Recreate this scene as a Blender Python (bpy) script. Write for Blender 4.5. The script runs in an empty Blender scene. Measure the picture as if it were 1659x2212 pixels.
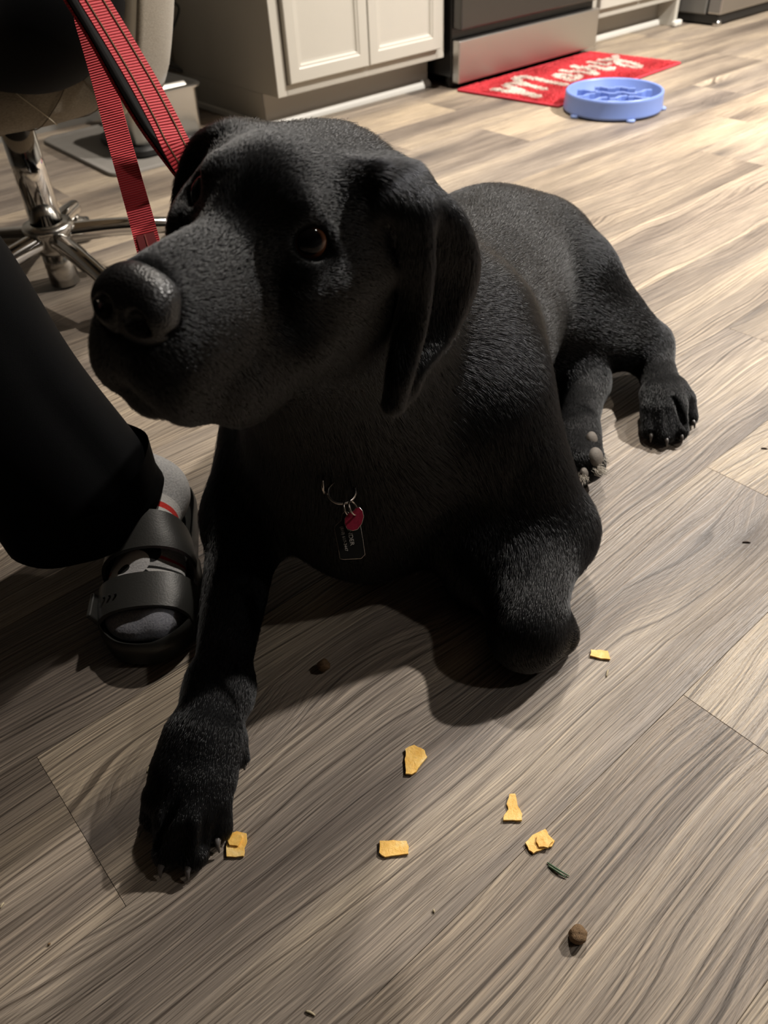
import bpy, bmesh, math, random
import numpy as np
from mathutils import Vector, Matrix, Euler

random.seed(7)
rng = np.random.default_rng(11)
SC = bpy.context.scene
COL = SC.collection

# ---------------------------------------------------------------- camera
# world: X runs along the cabinet fronts, Y towards the cabinets, Z up, metres
W_PX, H_PX = 1659, 2212
F_PX = 1702.16
PITCH, ROLL, YAW = math.radians(40.868), math.radians(-3.2602), math.radians(-38.701)
CAM = np.array([0.0, 0.0, 0.70])
_f0 = np.array([-math.sin(YAW), math.cos(YAW), 0.0]); _r0 = np.array([math.cos(YAW), math.sin(YAW), 0.0]); _z = np.array([0, 0, 1.0])
FWD = _f0*math.cos(PITCH) - _z*math.sin(PITCH)
_up = _z*math.cos(PITCH) + _f0*math.sin(PITCH)
RIGHT = _r0*math.cos(ROLL) + _up*math.sin(ROLL)
UP = _up*math.cos(ROLL) - _r0*math.sin(ROLL)

cam_d = bpy.data.cameras.new('camera'); cam = bpy.data.objects.new('camera', cam_d); COL.objects.link(cam)
cam_d.sensor_fit = 'VERTICAL'; cam_d.sensor_height = 36.0
cam_d.lens = 36.0*F_PX/H_PX
cam_d.clip_start = 0.02; cam_d.clip_end = 50
cam_d.dof.use_dof = True; cam_d.dof.focus_distance = 0.74; cam_d.dof.aperture_fstop = cam_d.lens/1000/0.0034
m4 = Matrix(((RIGHT[0], UP[0], -FWD[0], CAM[0]), (RIGHT[1], UP[1], -FWD[1], CAM[1]), (RIGHT[2], UP[2], -FWD[2], CAM[2]), (0, 0, 0, 1)))
cam.matrix_world = m4
SC.camera = cam

# ---------------------------------------------------------------- view, world, light
SC.view_settings.view_transform = 'Standard'; SC.view_settings.look = 'None'
SC.view_settings.gamma = 1.0; SC.view_settings.use_curve_mapping = False
SC.view_settings.exposure = 0.62
SC.cycles.max_bounces = 4; SC.cycles.diffuse_bounces = 2; SC.cycles.glossy_bounces = 3; SC.cycles.transmission_bounces = 4; SC.cycles.transparent_max_bounces = 4
SC.cycles.caustics_reflective = False; SC.cycles.caustics_refractive = False
SC.cycles.use_adaptive_sampling = True; SC.cycles.adaptive_threshold = 0.05; SC.cycles.adaptive_min_samples = 16
wd = bpy.data.worlds.new('world'); SC.world = wd; wd.use_nodes = True
wd.node_tree.nodes['Background'].inputs[0].default_value = (0.9, 0.86, 0.8, 1)
wd.node_tree.nodes['Background'].inputs[1].default_value = 0.01
CEIL = 2.44
# recessed kitchen downlights: (x, y, watts)
DOWNLIGHTS = [(1.80, 1.45, 27), (3.05, 0.12, 116), (3.45, 1.40, 14), (1.70, -1.10, 7)]
LIGHT_COLOR = (1.0, 0.90, 0.77)
LIGHT_COLS = [(1.0, 0.92, 0.82), (1.0, 0.945, 0.875), (1.0, 0.92, 0.82), (1.0, 0.945, 0.875)]
for (lx, ly, lw), lc in zip(DOWNLIGHTS, LIGHT_COLS):
    ld = bpy.data.lights.new('downlight_lamp', 'AREA'); ld.shape = 'DISK'; ld.size = 0.12; ld.energy = lw; ld.color = lc
    ld.spread = math.radians(150)
    lo = bpy.data.objects.new('downlight_lamp', ld); COL.objects.link(lo); lo.location = (lx, ly, CEIL-0.03)

# ---------------------------------------------------------------- helpers
def ray(x, y):
    return RIGHT*(x-W_PX/2)/F_PX - UP*(y-H_PX/2)/F_PX + FWD
def at_z(x, y, z):
    d = ray(x, y); return CAM + d*((z-CAM[2])/d[2])
def at_y(x, y, Y):
    d = ray(x, y); return CAM + d*(Y/d[1])
def at_d(x, y, dist):
    d = ray(x, y); return CAM + d/np.linalg.norm(d)*dist
def nrm(v):
    v = np.asarray(v, float); return v/np.linalg.norm(v)

def world_of(o):
    m = Matrix(o.matrix_basis)
    return (world_of(o.parent) @ o.matrix_parent_inverse @ m) if o.parent else m
def attach(o, parent):
    """parent a part that is built in world coordinates"""
    o.parent = parent; o.matrix_parent_inverse = world_of(parent).inverted()
    return o

def mesh_obj(name, verts, faces, mat=None, parent=None, smooth=False):
    me = bpy.data.meshes.new(name)
    me.from_pydata([tuple(float(c) for c in v) for v in verts], [], [tuple(int(i) for i in f) for f in faces])
    me.update()
    if smooth: me.shade_smooth()
    o = bpy.data.objects.new(name, me); COL.objects.link(o)
    if mat is not None: me.materials.append(mat)
    if parent is not None: attach(o, parent)
    return o
def bm_obj(name, bm, mat=None, parent=None, smooth=False):
    me = bpy.data.meshes.new(name); bm.to_mesh(me); bm.free()
    if smooth: me.shade_smooth()
    o = bpy.data.objects.new(name, me); COL.objects.link(o)
    if mat is not None: me.materials.append(mat)
    if parent is not None: attach(o, parent)
    return o
def tag(o, label=None, cat=None, group=None, kind=None):
    if label: o['label'] = label
    if cat: o['category'] = cat
    if group: o['group'] = group
    if kind: o['kind'] = kind
    return o
def empty(name, loc=(0, 0, 0), rz=0.0):
    o = bpy.data.objects.new(name, None); COL.objects.link(o); o.location = tuple(float(c) for c in loc); o.rotation_euler = (0, 0, rz)
    o.empty_display_size = 0.05
    return o
def new_mat(name):
    m = bpy.data.materials.new(name); m.use_nodes = True
    nt = m.node_tree; b = nt.nodes['Principled BSDF']
    return m, nt, b
def mat_plain(name, col, rough=0.5, metal=0.0, spec=0.5, noise=0.0, nscale=40.0, bump=0.0, bscale=200.0, coat=0.0, sheen=0.0):
    m, nt, b = new_mat(name)
    b.inputs['Base Color'].default_value = (*col, 1); b.inputs['Roughness'].default_value = rough
    b.inputs['Metallic'].default_value = metal; b.inputs['Specular IOR Level'].default_value = spec
    b.inputs['Coat Weight'].default_value = coat
    if sheen: b.inputs['Sheen Weight'].default_value = sheen
    tc = nt.nodes.new('ShaderNodeTexCoord')
    if noise:
        n = nt.nodes.new('ShaderNodeTexNoise'); n.inputs['Scale'].default_value = nscale; n.inputs['Detail'].default_value = 5
        nt.links.new(tc.outputs['Object'], n.inputs['Vector'])
        mx = nt.nodes.new('ShaderNodeMix'); mx.data_type = 'RGBA'
        mx.inputs[6].default_value = (*[c*(1-noise) for c in col], 1); mx.inputs[7].default_value = (*[min(1, c*(1+noise)) for c in col], 1)
        nt.links.new(n.outputs['Fac'], mx.inputs[0]); nt.links.new(mx.outputs[2], b.inputs['Base Color'])
    if bump:
        n2 = nt.nodes.new('ShaderNodeTexNoise'); n2.inputs['Scale'].default_value = bscale; n2.inputs['Detail'].default_value = 3
        nt.links.new(tc.outputs['Object'], n2.inputs['Vector'])
        bp = nt.nodes.new('ShaderNodeBump'); bp.inputs['Strength'].default_value = bump; bp.inputs['Distance'].default_value = 0.001
        nt.links.new(n2.outputs['Fac'], bp.inputs['Height']); nt.links.new(bp.outputs['Normal'], b.inputs['Normal'])
    return m

def box_bm(x0, x1, y0, y1, z0, z1, bev=0.0, seg=2):
    bm = bmesh.new()
    bmesh.ops.create_cube(bm, size=1.0)
    for v in bm.verts:
        v.co = Vector(((x0+x1)/2 + v.co.x*(x1-x0), (y0+y1)/2 + v.co.y*(y1-y0), (z0+z1)/2 + v.co.z*(z1-z0)))
    if bev: bmesh.ops.bevel(bm, geom=bm.edges[:], offset=bev, segments=seg, affect='EDGES', profile=0.5)
    return bm
def box(name, x0, x1, y0, y1, z0, z1, mat, parent=None, bev=0.0, seg=2):
    return bm_obj(name, box_bm(x0, x1, y0, y1, z0, z1, bev, seg), mat, parent, smooth=False)
def tube_mesh(path, radii, n=12, cap=True):
    P = [np.asarray(p, float) for p in path]
    if np.isscalar(radii): radii = [radii]*len(P)
    V = []; Fc = []
    t0 = nrm(P[1]-P[0]); a = np.array([0, 0, 1.0]) if abs(t0[2]) < 0.9 else np.array([1.0, 0, 0])
    u = nrm(np.cross(t0, a))
    for i, p in enumerate(P):
        t = nrm(P[min(i+1, len(P)-1)]-P[max(i-1, 0)])
        u = nrm(u - t*(u@t)); w = np.cross(t, u)
        for j in range(n):
            an = 2*math.pi*j/n; V.append(p + radii[i]*(u*math.cos(an)+w*math.sin(an)))
    for i in range(len(P)-1):
        for j in range(n):
            Fc.append((i*n+j, i*n+(j+1) % n, (i+1)*n+(j+1) % n, (i+1)*n+j))
    if cap:
        Fc.append(tuple(range(n))[::-1]); Fc.append(tuple((len(P)-1)*n+j for j in range(n)))
    return V, Fc
def tube(name, path, radii, mat, parent=None, n=12, cap=True):
    V, Fc = tube_mesh(path, radii, n, cap); return mesh_obj(name, V, Fc, mat, parent, smooth=True)
def lathe_mesh(profile, n=48, center=(0, 0, 0)):
    V = []; Fc = []; c = np.asarray(center, float); m = len(profile)
    for (r, z) in profile:
        for j in range(n):
            an = 2*math.pi*j/n; V.append(c+np.array([r*math.cos(an), r*math.sin(an), z]))
    for i in range(m-1):
        for j in range(n): Fc.append((i*n+j, i*n+(j+1) % n, (i+1)*n+(j+1) % n, (i+1)*n+j))
    return V, Fc
def spline(pts, n):
    """Catmull-Rom through pts, n samples"""
    P = np.asarray(pts, float); m = len(P)
    out = []
    for s in np.linspace(0, m-1, n):
        i = min(int(s), m-2); t = s-i
        p0 = P[max(i-1, 0)]; p1 = P[i]; p2 = P[i+1]; p3 = P[min(i+2, m-1)]
        out.append(0.5*((2*p1)+(-p0+p2)*t+(2*p0-5*p1+4*p2-p3)*t*t+(-p0+3*p1-3*p2+p3)*t**3))
    return np.array(out)
def smooth_by_angle(o, deg=40):
    me = o.data; me.shade_smooth()
    try: me.set_sharp_from_angle(angle=math.radians(deg))
    except Exception: pass
    return o

# ---------------------------------------------------------------- signed-distance modelling (animal, trousers, foot)
class Field:
    def __init__(s): s.p = []
    def add(s, kind, k=0.02, op='add', flow=None, hair=0.01, **kw):
        s.p.append(dict(kind=kind, k=k, op=op, flow=flow, hair=hair, **kw)); return s
    def cone(s, a, b, ra, rb, k=0.02, **kw):
        a = np.asarray(a, float); b = np.asarray(b, float)
        kw.setdefault('flow', b-a)
        return s.add('cone', k, a=a, b=b, ra=ra, rb=rb, **kw)
    def ell(s, c, r, R=None, k=0.02, **kw):
        return s.add('ell', k, c=np.asarray(c, float), r=np.asarray(r, float), R=(np.eye(3) if R is None else np.asarray(R, float)), **kw)
    def cloud(s, pts, r, h=0.002, k=0.01, **kw):
        return s.add('cloud', k, pts=np.asarray(pts, float), r=r, h=h, **kw)
    @staticmethod
    def bounds(p):
        if p['kind'] == 'cone':
            r = max(p['ra'], p['rb']); return np.minimum(p['a'], p['b'])-r, np.maximum(p['a'], p['b'])+r
        if p['kind'] == 'ell':
            e = np.sqrt(((p['R']*p['r'][:, None])**2).sum(0)); return p['c']-e, p['c']+e
        return p['pts'].min(0)-p['r']*2, p['pts'].max(0)+p['r']*2
    @staticmethod
    def dist(p, X, Y, Z):
        if p['kind'] == 'cone':
            a, d = p['a'], p['b']-p['a']; L2 = max(d@d, 1e-12)
            x, y, z = X-a[0], Y-a[1], Z-a[2]
            t = np.clip((x*d[0]+y*d[1]+z*d[2])/L2, 0, 1)
            return np.sqrt((x-t*d[0])**2+(y-t*d[1])**2+(z-t*d[2])**2)-(p['ra']+(p['rb']-p['ra'])*t)
        if p['kind'] == 'ell':
            x, y, z = X-p['c'][0], Y-p['c'][1], Z-p['c'][2]; R, r = p['R'], p['r']
            q = [(R[i, 0]*x+R[i, 1]*y+R[i, 2]*z)/r[i] for i in range(3)]
            k0 = np.sqrt(q[0]**2+q[1]**2+q[2]**2)
            k1 = np.sqrt((q[0]/r[0])**2+(q[1]/r[1])**2+(q[2]/r[2])**2)+1e-9
            return k0*(k0-1)/k1
        X, Y, Z = np.broadcast_arrays(X, Y, Z); sh = X.shape
        P = np.stack([X.ravel(), Y.ravel(), Z.ravel()], 1).astype(np.float32); out = np.empty(len(P), np.float32)
        pts = p['pts'].astype(np.float32); h = p['h']
        for i in range(0, len(P), 20000):
            q = P[i:i+20000]
            d2 = (q**2).sum(1)[:, None]+(pts**2).sum(1)[None]-2*q@pts.T
            dd = np.sqrt(np.maximum(d2, 0)); mn = dd.min(1)
            out[i:i+20000] = mn-h*np.log(np.exp(-(dd-mn[:, None])/h).sum(1)/2.5)
        return out.reshape(sh)-p['r']
    def grid(s, lo, hi, h):
        lo = np.asarray(lo, float); hi = np.asarray(hi, float)
        n = np.ceil((hi-lo)/h).astype(int)+1
        ax = [(lo[i]+h*np.arange(n[i])).astype(np.float32) for i in range(3)]
        D = np.full(n, 0.3, np.float32)
        for p in s.p:
            b0, b1 = s.bounds(p); mg = p['k']+4*h
            i0 = np.maximum(((b0-mg-lo)/h).astype(int), 0); i1 = np.minimum(((b1+mg-lo)/h).astype(int)+2, n)
            if (i1 <= i0).any(): continue
            sl = tuple(slice(i0[i], i1[i]) for i in range(3))
            d = s.dist(p, ax[0][sl[0]][:, None, None], ax[1][sl[1]][None, :, None], ax[2][sl[2]][None, None, :])
            A = D[sl]; k = p['k']
            if p['op'] == 'add':
                hh = np.maximum(k-np.abs(A-d), 0)/k; D[sl] = np.minimum(A, d)-hh*hh*k/4
            else:
                d = -d; hh = np.maximum(k-np.abs(A-d), 0)/k; D[sl] = np.maximum(A, d)+hh*hh*k/4
        return D, lo, h
    def surf(s, lo, hi, h):
        D, lo, h = s.grid(lo, hi, h)
        return surface_nets(D, lo, h)
    def flow_at(s, P, N):
        """hair direction and length at surface points"""
        W = np.zeros(len(P)); V = np.zeros((len(P), 3)); Ln = np.zeros(len(P))
        for p in s.p:
            if p['op'] != 'add' or p['flow'] is None: continue
            b0, b1 = s.bounds(p); m = ((P > b0-0.05) & (P < b1+0.05)).all(1)
            if not m.any(): continue
            q = P[m]; d = s.dist(p, q[:, 0], q[:, 1], q[:, 2])
            w = np.exp(-np.maximum(d, -0.02)/0.010); W[m] += w; V[m] += w[:, None]*nrm(p['flow']); Ln[m] += w*p['hair']
        V /= np.maximum(W, 1e-9)[:, None]; Ln /= np.maximum(W, 1e-9)
        V -= N*(V*N).sum(1)[:, None]
        return V/np.maximum(np.linalg.norm(V, axis=1), 1e-6)[:, None], Ln

def surface_nets(D, lo, h):
    S = D < 0
    nx, ny, nz = D.shape
    cnt = np.zeros((nx-1, ny-1, nz-1), np.int8)
    for dx in (0, 1):
        for dy in (0, 1):
            for dz in (0, 1): cnt += S[dx:nx-1+dx, dy:ny-1+dy, dz:nz-1+dz]
    act = (cnt > 0) & (cnt < 8)
    I, J, K = np.nonzero(act)
    idx = np.full(act.shape, -1, np.int64); idx[I, J, K] = np.arange(len(I))
    acc = np.zeros((len(I), 3)); num = np.zeros(len(I))
    cor = [(a, b, c) for a in (0, 1) for b in (0, 1) for c in (0, 1)]
    for a in cor:
        for ax in range(3):
            if a[ax] == 1: continue
            b = list(a); b[ax] = 1
            d0 = D[I+a[0], J+a[1], K+a[2]]; d1 = D[I+b[0], J+b[1], K+b[2]]
            m = (d0 < 0) != (d1 < 0)
            t = np.where(m, d0/np.where(m, d0-d1, 1), 0)
            p = np.tile(np.array(a, float), (len(I), 1)); p[:, ax] += t
            acc += p*m[:, None]; num += m
    V = lo + h*(np.stack([I, J, K], 1)+acc/num[:, None])
    F = []
    for ax in range(3):
        o1, o2 = (ax+1) % 3, (ax+2) % 3
        sl0 = [slice(None)]*3; sl1 = [slice(None)]*3
        sl0[ax] = slice(0, -1); sl1[ax] = slice(1, None)
        c = S[tuple(sl0)] != S[tuple(sl1)]
        e = np.stack(np.nonzero(c), 1)
        e = e[(e[:, o1] > 0) & (e[:, o2] > 0) & (e[:, o1] < D.shape[o1]-1) & (e[:, o2] < D.shape[o2]-1)]
        ins = S[e[:, 0], e[:, 1], e[:, 2]]
        q = []
        for (u, v) in ((0, 0), (1, 0), (1, 1), (0, 1)):
            g = e.copy(); g[:, o1] -= 1-u; g[:, o2] -= 1-v; q.append(idx[g[:, 0], g[:, 1], g[:, 2]])
        q = np.stack(q, 1); q[~ins] = q[~ins][:, ::-1]
        F.append(q)
    return V, np.concatenate(F)
def fast_mesh(name, V, F, mat=None, parent=None, smooth=True):
    """quads only, from numpy arrays"""
    used = np.zeros(len(V), bool); used[F.ravel()] = True
    mp = np.cumsum(used)-1; V = V[used]; F = mp[F]
    me = bpy.data.meshes.new(name)
    me.vertices.add(len(V)); me.vertices.foreach_set('co', V.astype(np.float32).ravel())
    me.loops.add(F.size); me.loops.foreach_set('vertex_index', F.astype(np.int32).ravel())
    me.polygons.add(len(F)); me.polygons.foreach_set('loop_start', (np.arange(len(F))*4).astype(np.int32))
    me.update(calc_edges=True); me.validate()
    if smooth: me.shade_smooth()
    o = bpy.data.objects.new(name, me); COL.objects.link(o)
    if mat is not None: me.materials.append(mat)
    if parent is not None: attach(o, parent)
    return o, V, F
def vnormals(V, F):
    a, b, c, d = V[F[:, 0]], V[F[:, 1]], V[F[:, 2]], V[F[:, 3]]
    n = np.cross(c-a, d-b); N = np.zeros_like(V)
    for i in range(4): np.add.at(N, F[:, i], n)
    return N/np.maximum(np.linalg.norm(N, axis=1), 1e-12)[:, None]
def laplace(V, F, it=2, lam=0.5):
    V = V.copy(); n = np.zeros(len(V))
    E = np.concatenate([F[:, [0, 1]], F[:, [1, 2]], F[:, [2, 3]], F[:, [3, 0]]])
    np.add.at(n, E[:, 0], 1); np.add.at(n, E[:, 1], 1)
    for _ in range(it):
        A = np.zeros_like(V); np.add.at(A, E[:, 0], V[E[:, 1]]); np.add.at(A, E[:, 1], V[E[:, 0]])
        V += lam*(A/np.maximum(n, 1)[:, None]-V)
    return V
# ================================================================ the room
def node(nt, t, **kw):
    n = nt.nodes.new(t)
    for k, v in kw.items(): setattr(n, k, v)
    return n
def link(nt, a, b): nt.links.new(a, b)
def mathn(nt, op, a, b=None, clamp=False):
    n = node(nt, 'ShaderNodeMath', operation=op); n.use_clamp = clamp
    for i, v in enumerate((a, b)):
        if v is None: continue
        if isinstance(v, (int, float)): n.inputs[i].default_value = v
        else: link(nt, v, n.inputs[i])
    return n.outputs[0]
def ramp(nt, fac, stops, interp='LINEAR'):
    r = node(nt, 'ShaderNodeValToRGB'); r.color_ramp.interpolation = interp
    el = r.color_ramp.elements
    el[0].position, el[0].color = stops[0][0], (*stops[0][1], 1)
    el[1].position, el[1].color = stops[-1][0], (*stops[-1][1], 1)
    for p, c in stops[1:-1]:
        e = el.new(p); e.color = (*c, 1)
    link(nt, fac, r.inputs[0]); return r.outputs[0]
def mixc(nt, fac, a, b, mode='MIX'):
    m = node(nt, 'ShaderNodeMix', data_type='RGBA', blend_type=mode)
    for i, v in ((0, fac), (6, a), (7, b)):
        if isinstance(v, (int, float)): m.inputs[i].default_value = v
        elif isinstance(v, tuple): m.inputs[i].default_value = (*v, 1)
        else: link(nt, v, m.inputs[i])
    return m.outputs[2]
def noise(nt, vec, scale, detail=3.0, rough=0.55, dims='3D', w=None):
    n = node(nt, 'ShaderNodeTexNoise', noise_dimensions=dims)
    n.inputs['Scale'].default_value = scale; n.inputs['Detail'].default_value = detail; n.inputs['Roughness'].default_value = rough
    if vec is not None and dims != '1D': link(nt, vec, n.inputs['Vector'])
    if w is not None: link(nt, w, n.inputs['W'])
    return n.outputs['Fac']

# ---- wood-look vinyl planks
mt, nt, b = new_mat('wood_plank')
tc = node(nt, 'ShaderNodeTexCoord'); oi = node(nt, 'ShaderNodeObjectInfo')
of = node(nt, 'ShaderNodeVectorMath', operation='ADD'); sc_ = node(nt, 'ShaderNodeVectorMath', operation='SCALE')
cmb = node(nt, 'ShaderNodeCombineXYZ')
link(nt, oi.outputs['Random'], cmb.inputs[0]); link(nt, oi.outputs['Random'], cmb.inputs[1]); link(nt, oi.outputs['Random'], cmb.inputs[2])
link(nt, cmb.outputs[0], sc_.inputs[0]); sc_.inputs[3].default_value = 61.0
link(nt, tc.outputs['Object'], of.inputs[0]); link(nt, sc_.outputs[0], of.inputs[1])
def stretch(sx, sy):
    m = node(nt, 'ShaderNodeMapping'); m.inputs['Scale'].default_value = (sx, sy, 1.0); link(nt, of.outputs[0], m.inputs['Vector']); return m.outputs[0]
sep = node(nt, 'ShaderNodeSeparateXYZ'); link(nt, of.outputs[0], sep.inputs[0])
warp = noise(nt, stretch(1.6, 5.0), 1.0, 2.0, 0.5)
vor = node(nt, 'ShaderNodeTexVoronoi', voronoi_dimensions='2D'); vor.inputs['Scale'].default_value = 1.0; link(nt, stretch(0.95, 3.3), vor.inputs['Vector'])
knot = mathn(nt, 'SMOOTHSTEP' if False else 'SUBTRACT', 0.24, vor.outputs['Distance'], True)     # >0 near sparse knots
knot = mathn(nt, 'MULTIPLY', knot, 4.1, True)
v = mathn(nt, 'ADD', sep.outputs[1], mathn(nt, 'MULTIPLY', warp, 0.125))
v = mathn(nt, 'ADD', v, mathn(nt, 'MULTIPLY', knot, 0.040))
wob = noise(nt, stretch(9.0, 60.0), 1.0, 2.0, 0.5)
v2 = mathn(nt, 'ADD', v, mathn(nt, 'MULTIPLY', wob, 0.0035))
lines = noise(nt, None, 1.0, 4.0, 0.65, '1D', mathn(nt, 'MULTIPLY', v2, 260.0))
fine = noise(nt, stretch(11.0, 640.0), 1.0, 2.5, 0.65)
broad = noise(nt, stretch(1.1, 9.0), 1.0, 3.0, 0.55)
tone = noise(nt, stretch(0.45, 2.2), 1.0, 1.0, 0.5)
base = ramp(nt, mathn(nt, 'ADD', mathn(nt, 'MULTIPLY', broad, 0.75), mathn(nt, 'MULTIPLY', tone, 0.35)),
            [(0.36, (0.088, 0.071, 0.060)), (0.47, (0.180, 0.150, 0.126)), (0.57, (0.288, 0.243, 0.198)), (0.70, (0.42, 0.352, 0.270))])
pr = ramp(nt, oi.outputs['Random'], [(0.0, (0.86, 0.85, 0.85)), (0.35, (1.08, 1.05, 1.0)), (0.6, (0.95, 0.95, 0.97)), (0.8, (1.10, 1.06, 0.98)), (1.0, (0.93, 0.92, 0.91))])
base = mixc(nt, 1.0, base, pr, 'MULTIPLY')
dark = ramp(nt, lines, [(0.34, (0.22, 0.195, 0.18)), (0.43, (0.72, 0.70, 0.69)), (0.52, (1.0, 1.0, 1.0)), (0.66, (1.34, 1.31, 1.26))])
base = mixc(nt, 0.85, base, dark, 'MULTIPLY')
fl = ramp(nt, fine, [(0.34, (0.46, 0.43, 0.41)), (0.47, (0.95, 0.95, 0.95)), (0.66, (1.42, 1.40, 1.36))])
base = mixc(nt, 0.80, base, fl, 'MULTIPLY')
kc = mixc(nt, mathn(nt, 'MULTIPLY', mathn(nt, 'POWER', knot, 2.0), 0.92), base, (0.075, 0.062, 0.056))
link(nt, kc, b.inputs['Base Color'])
hgt = mathn(nt, 'ADD', mathn(nt, 'MULTIPLY', lines, 1.0), mathn(nt, 'MULTIPLY', fine, 0.55))
bp = node(nt, 'ShaderNodeBump'); bp.inputs['Strength'].default_value = 0.8; bp.inputs['Distance'].default_value = 0.0014
link(nt, hgt, bp.inputs['Height']); link(nt, bp.outputs['Normal'], b.inputs['Normal'])
link(nt, mathn(nt, 'ADD', mathn(nt, 'MULTIPLY', fine, 0.18), 0.36), b.inputs['Roughness'])
b.inputs['Specular IOR Level'].default_value = 0.45
M_WOOD = mt

M_SUB = mat_plain('subfloor', (0.05, 0.045, 0.04), 0.9, noise=0.2)
floor = box('floor', -4.4, 5.2, -4.4, 3.0, -0.06, -0.0045, M_SUB); tag(floor, kind='structure')
PW, PL, GAP = 0.198, 1.282, 0.0003
pm = box_bm(-PL/2+GAP/2, PL/2-GAP/2, -PW/2+GAP/2, PW/2-GAP/2, -0.0045, 0.0, 0.0003, 1)
pme = bpy.data.meshes.new('plank'); pm.to_mesh(pme); pm.free(); pme.materials.append(M_WOOD)
row0 = 0.39; prng = random.Random(5)
k0 = -6
for k in range(k0, 14):
    yc = row0+(k+0.5)*PW
    if yc > 2.98: break
    end = {0: 1.281, -2: 0.542, -1: 0.90}.get(k, prng.uniform(0, PL))
    x = end-PL*4+PL/2
    while x-PL/2 < 4.6:
        if x+PL/2 > -2.6 and not (yc > 2.45 and x > 2.4):
            o = bpy.data.objects.new('plank', pme); COL.objects.link(o); o.location = (x, yc, 0); attach2 = o
            o.parent = floor
        x += PL

M_WALL = mat_plain('wall_paint', (0.22, 0.21, 0.19), 0.85, bump=0.1, bscale=300)
M_CEIL = mat_plain('ceiling_paint', (0.34, 0.33, 0.31), 0.9)
tag(box('wall_back', -4.4, 5.2, 2.83, 2.95, 0, CEIL, M_WALL), kind='structure')
tag(box('wall_right', 5.05, 5.2, -4.4, 2.83, 0, CEIL, M_WALL), kind='structure')
tag(box('wall_left', -4.4, -4.28, -4.28, 2.83, 0, CEIL, M_WALL), kind='structure')
tag(box('wall_front', -4.28, 5.05, -4.4, -4.28, 0, CEIL, M_WALL), kind='structure')
tag(box('ceiling', -4.4, 5.2, -4.4, 2.95, CEIL, CEIL+0.06, M_CEIL), kind='structure')

# ---- recessed ceiling lights
M_TRIM = mat_plain('downlight_trim', (0.8, 0.8, 0.78), 0.5)
mt, nt, b = new_mat('downlight_lens'); b.inputs['Base Color'].default_value = (0.9, 0.88, 0.82, 1)
b.inputs['Emission Color'].default_value = (*LIGHT_COLOR, 1); b.inputs['Emission Strength'].default_value = 3.0
M_LENS = mt
where = ['over the gap between cabinet and chair', 'over the open floor beyond the dog', 'over the red mat by the oven', 'over the dining side', 'over the hall']
for i, (lx, ly, lw) in enumerate(DOWNLIGHTS):
    r_ = empty('recessed_light', (lx, ly, CEIL))
    tag(r_, 'round white recessed ceiling light ' + where[i], 'ceiling light', 'recessed ceiling lights')
    V, Fc = lathe_mesh([(0.062, -0.012), (0.066, -0.014), (0.085, -0.006), (0.088, 0.0), (0.062, 0.0), (0.062, -0.012)], 40, (lx, ly, CEIL)); mesh_obj('trim_ring', V, Fc, M_TRIM, r_, True)
    V, Fc = lathe_mesh([(0.062, -0.001), (0.062, -0.006), (0.0005, -0.006)], 40, (lx, ly, CEIL)); mesh_obj('lens', V, Fc, M_LENS, r_, True)

# ---- base cabinet left of the range
M_CAB = mat_plain('cabinet_paint', (0.50, 0.475, 0.42), 0.38, noise=0.03, nscale=8)
M_TOE = mat_plain('toe_board', (0.44, 0.42, 0.39), 0.55)
M_SHOE = mat_plain('shoe_moulding', (0.68, 0.66, 0.61), 0.4)
M_TOP = mat_plain('counter_stone', (0.55, 0.53, 0.50), 0.25, noise=0.25, nscale=60)
def frame_door(root, x0, x1, z0, z1, y, thick=0.02, st=0.035):
    """shaker door with a stepped moulding: outer face at y"""
    V = []; Fc = []
    rings = [(0, y+thick), (0, y+0.002), (0.002, y), (st, y), (st+0.004, y+0.003), (st+0.009, y+0.0035), (st+0.013, y+0.008), (st+0.020, y+0.009)]
    for (ins, yy) in rings:
        V += [(x0+ins, yy, z0+ins), (x1-ins, yy, z0+ins), (x1-ins, yy, z1-ins), (x0+ins, yy, z1-ins)]
    for r in range(len(rings)-1):
        for j in range(4): Fc.append((r*4+j, r*4+(j+1) % 4, (r+1)*4+(j+1) % 4, (r+1)*4+j))
    n = (len(rings)-1)*4; Fc.append((n, n+1, n+2, n+3)); Fc.append((3, 2, 1, 0))
    return mesh_obj('door', V, Fc, M_CAB, root)
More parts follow.
